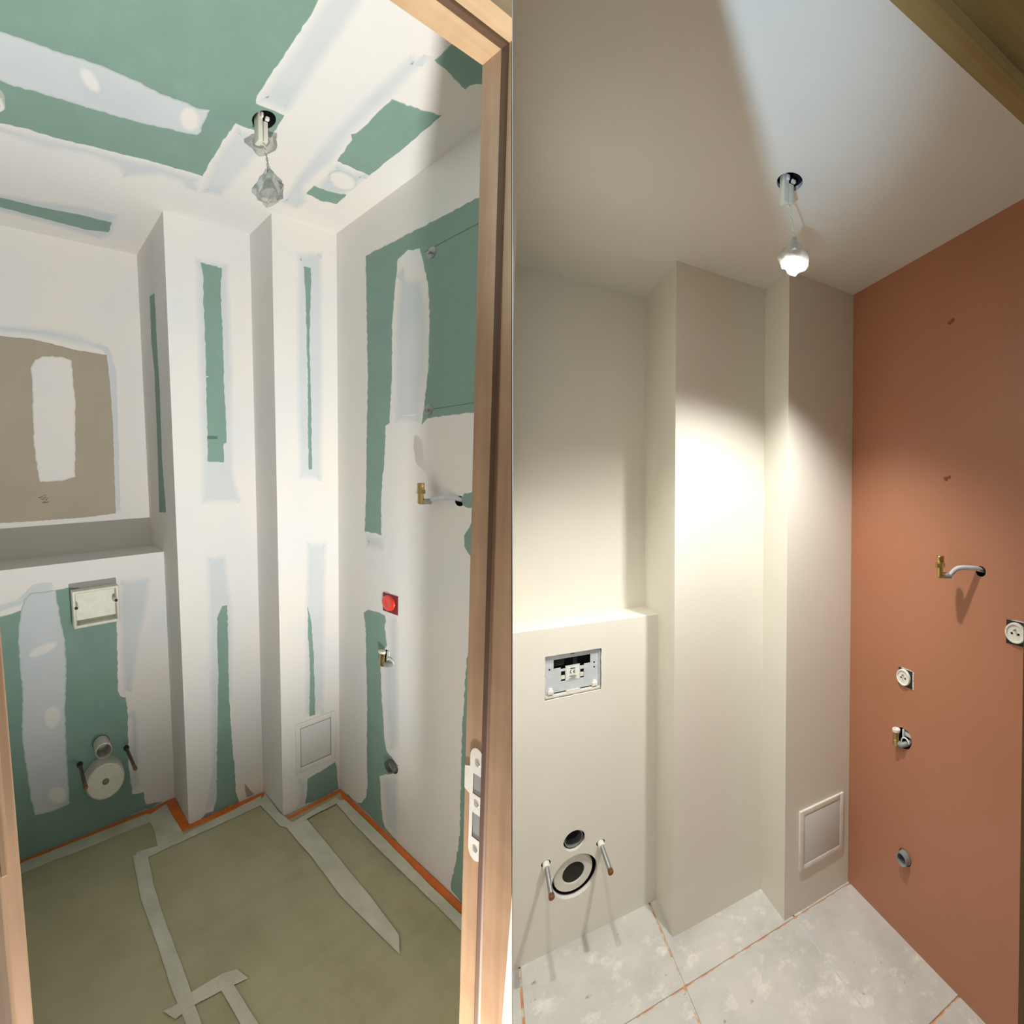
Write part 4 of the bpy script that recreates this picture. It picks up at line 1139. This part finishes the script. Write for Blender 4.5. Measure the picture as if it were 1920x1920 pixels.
g = G().box((px0, yp + .028, pz0), (px1, yp + .030, pz1))
mesh(R2, 'cavity', g, 'voidb', t, 0)
for s0, s1, q0, q1 in ((.28, .345, .53, .61), (.625, .685, .53, .62)):
    mesh(R2, 'push_lever', rbox(G(), s0, s1, q0, q1, yp + .001, yp + .010), 'offwhite', t)
for s0, s1, q0, q1 in ((.16, .34, .14, .30), (.50, .58, .15, .33)):
    mesh(R2, 'valve_part', rbox(G(), s0, s1, q0, q1, yp + .014, yp + .024, .001), 'void', t)
for s in (.09, .885):
    g = G()
    rbox(g, s - .045, s + .045, .80, .90, yp - .010, yp, .0015)
    rbox(g, s - .03, s + .03, .76, .83, yp - .007, yp, .0015)
    mesh(R2, 'clip', g, 'white', t)
g = G()
rbox(g, .0, .99, .925, .985, yp - .008, yp, .001)
rbox(g, .37, .60, .88, .93, yp - .007, yp, .001)
mesh(R2, 'bottom_ledge', g, 'offwhite', t)
g = G()
rbox(g, .0, .985, .0, .015, yp - .004, yp)
rbox(g, .975, .99, .0, .93, yp - .006, yp)
mesh(R2, 'side_edge', g, 'plate', t)
g = G()
rbox(g, .37, .60, .345, .66, yp - .0014, yp)
lb = mesh(R2, 'label', g, 'white', t, 0)
for s, q in ((.075, .325), (.88, .33), (.88, .445)):
    a = P(s, q)
    mesh(R2, 'screw_hole', G().lathe((a[0], yp, a[1]), 1, [(0, .0028), (-.0012, .0028)], 12), 'voidb', t, 0)
g = G()
rbox(g, .44, .525, .375, .392, yp - .0022, yp - .0012)
# CE mark
cxx, czz = P(.462, .462)
r0 = .0050
for _ in (0,):
    pts = [(cxx + r0 * math.cos(a), yp - .002, czz + r0 * math.sin(a)) for a in [PI / 2 + PI * k / 12 for k in range(13)]]
    g.tube(pts, .0009, 5)
exx = cxx + .0118
pts = [(exx + r0 * math.cos(a), yp - .002, czz + r0 * math.sin(a)) for a in [PI / 2 + PI * k / 12 for k in range(13)]]
g.tube(pts, .0009, 5)
g.tube([(exx - r0, yp - .002, czz), (exx - .0008, yp - .002, czz)], .0009, 5)
mesh(R2, 'ce_mark', g, 'rubber', lb, 0)
g = G()
for k, (s0, s1) in enumerate(((.43, .53), (.42, .555), (.45, .54), (.415, .52), (.40, .56))):
    q = .55 + .021 * k
    rbox(g, s0, s1, q, q + .009, yp - .0020, yp - .0012)
mesh(R2, 'small_print', g, 'print', lb, 0)

# two white round sockets in their black squares
def socket(y0, y1, z0, z1, label):
    y, z = (y0 + y1) / 2, (z0 + z1) / 2
    t = thing(R2, 'wall_socket', (0, y, z0), label, 'socket', 'white sockets on the orange wall')
    mesh(R2, 'back_box', G().box((-.0022, y0, z0), (.001, y1, z1), .0006), 'rubber', t, 0)
    rnd = random.Random(int(abs(y) * 1000))
    g = G()
    for k in range(9):      # chipped plaster showing along the edges
        q = z0 + (z1 - z0) * k / 9
        g.box((-.0016, y0 - .003 - rnd.uniform(0, .003), q), (.001, y0 + rnd.uniform(.0, .002), q + (z1 - z0) / 9 * rnd.uniform(.6, 1.0)))
    for k in range(7):
        q = y0 + (y1 - y0) * k / 9
        g.box((-.0016, q, z1 - rnd.uniform(.0, .0015)), (.001, q + .007, z1 + rnd.uniform(.001, .003)))
    mesh(R2, 'chipped_edge', g, 'plaster', t, 0)
    cy, cz_ = y + .006, z + .001
    g = G().lathe((-.002, cy, cz_), 0, [(0, .0305), (-.006, .0300), (-.0085, .0285), (-.0080, .0245), (-.0050, .0235), (-.0050, .001)], 36, cap0=False)
    fc = mesh(R2, 'socket_face', g, 'white', t)
    for dy in (-.0095, .0095):
        mesh(R2, 'pin_hole', G().lathe((-.0069, cy + dy, cz_ - .002), 0, [(0, .0036), (-.0006, .0036)], 14), 'voidb', fc, 0)
    mesh(R2, 'earth_pin', G().lathe((-.0069, cy, cz_ + .010), 0, [(0, .0024), (-.009, .0024), (-.0105, .001)], 12), 'steel', fc)
    return t
socket(-.324, -.260, .942, 1.006, 'smaller white socket in its black square, left on the orange wall')
socket(-.731, -.661, 1.203, 1.273, 'white socket in its black square cut by the right picture edge')
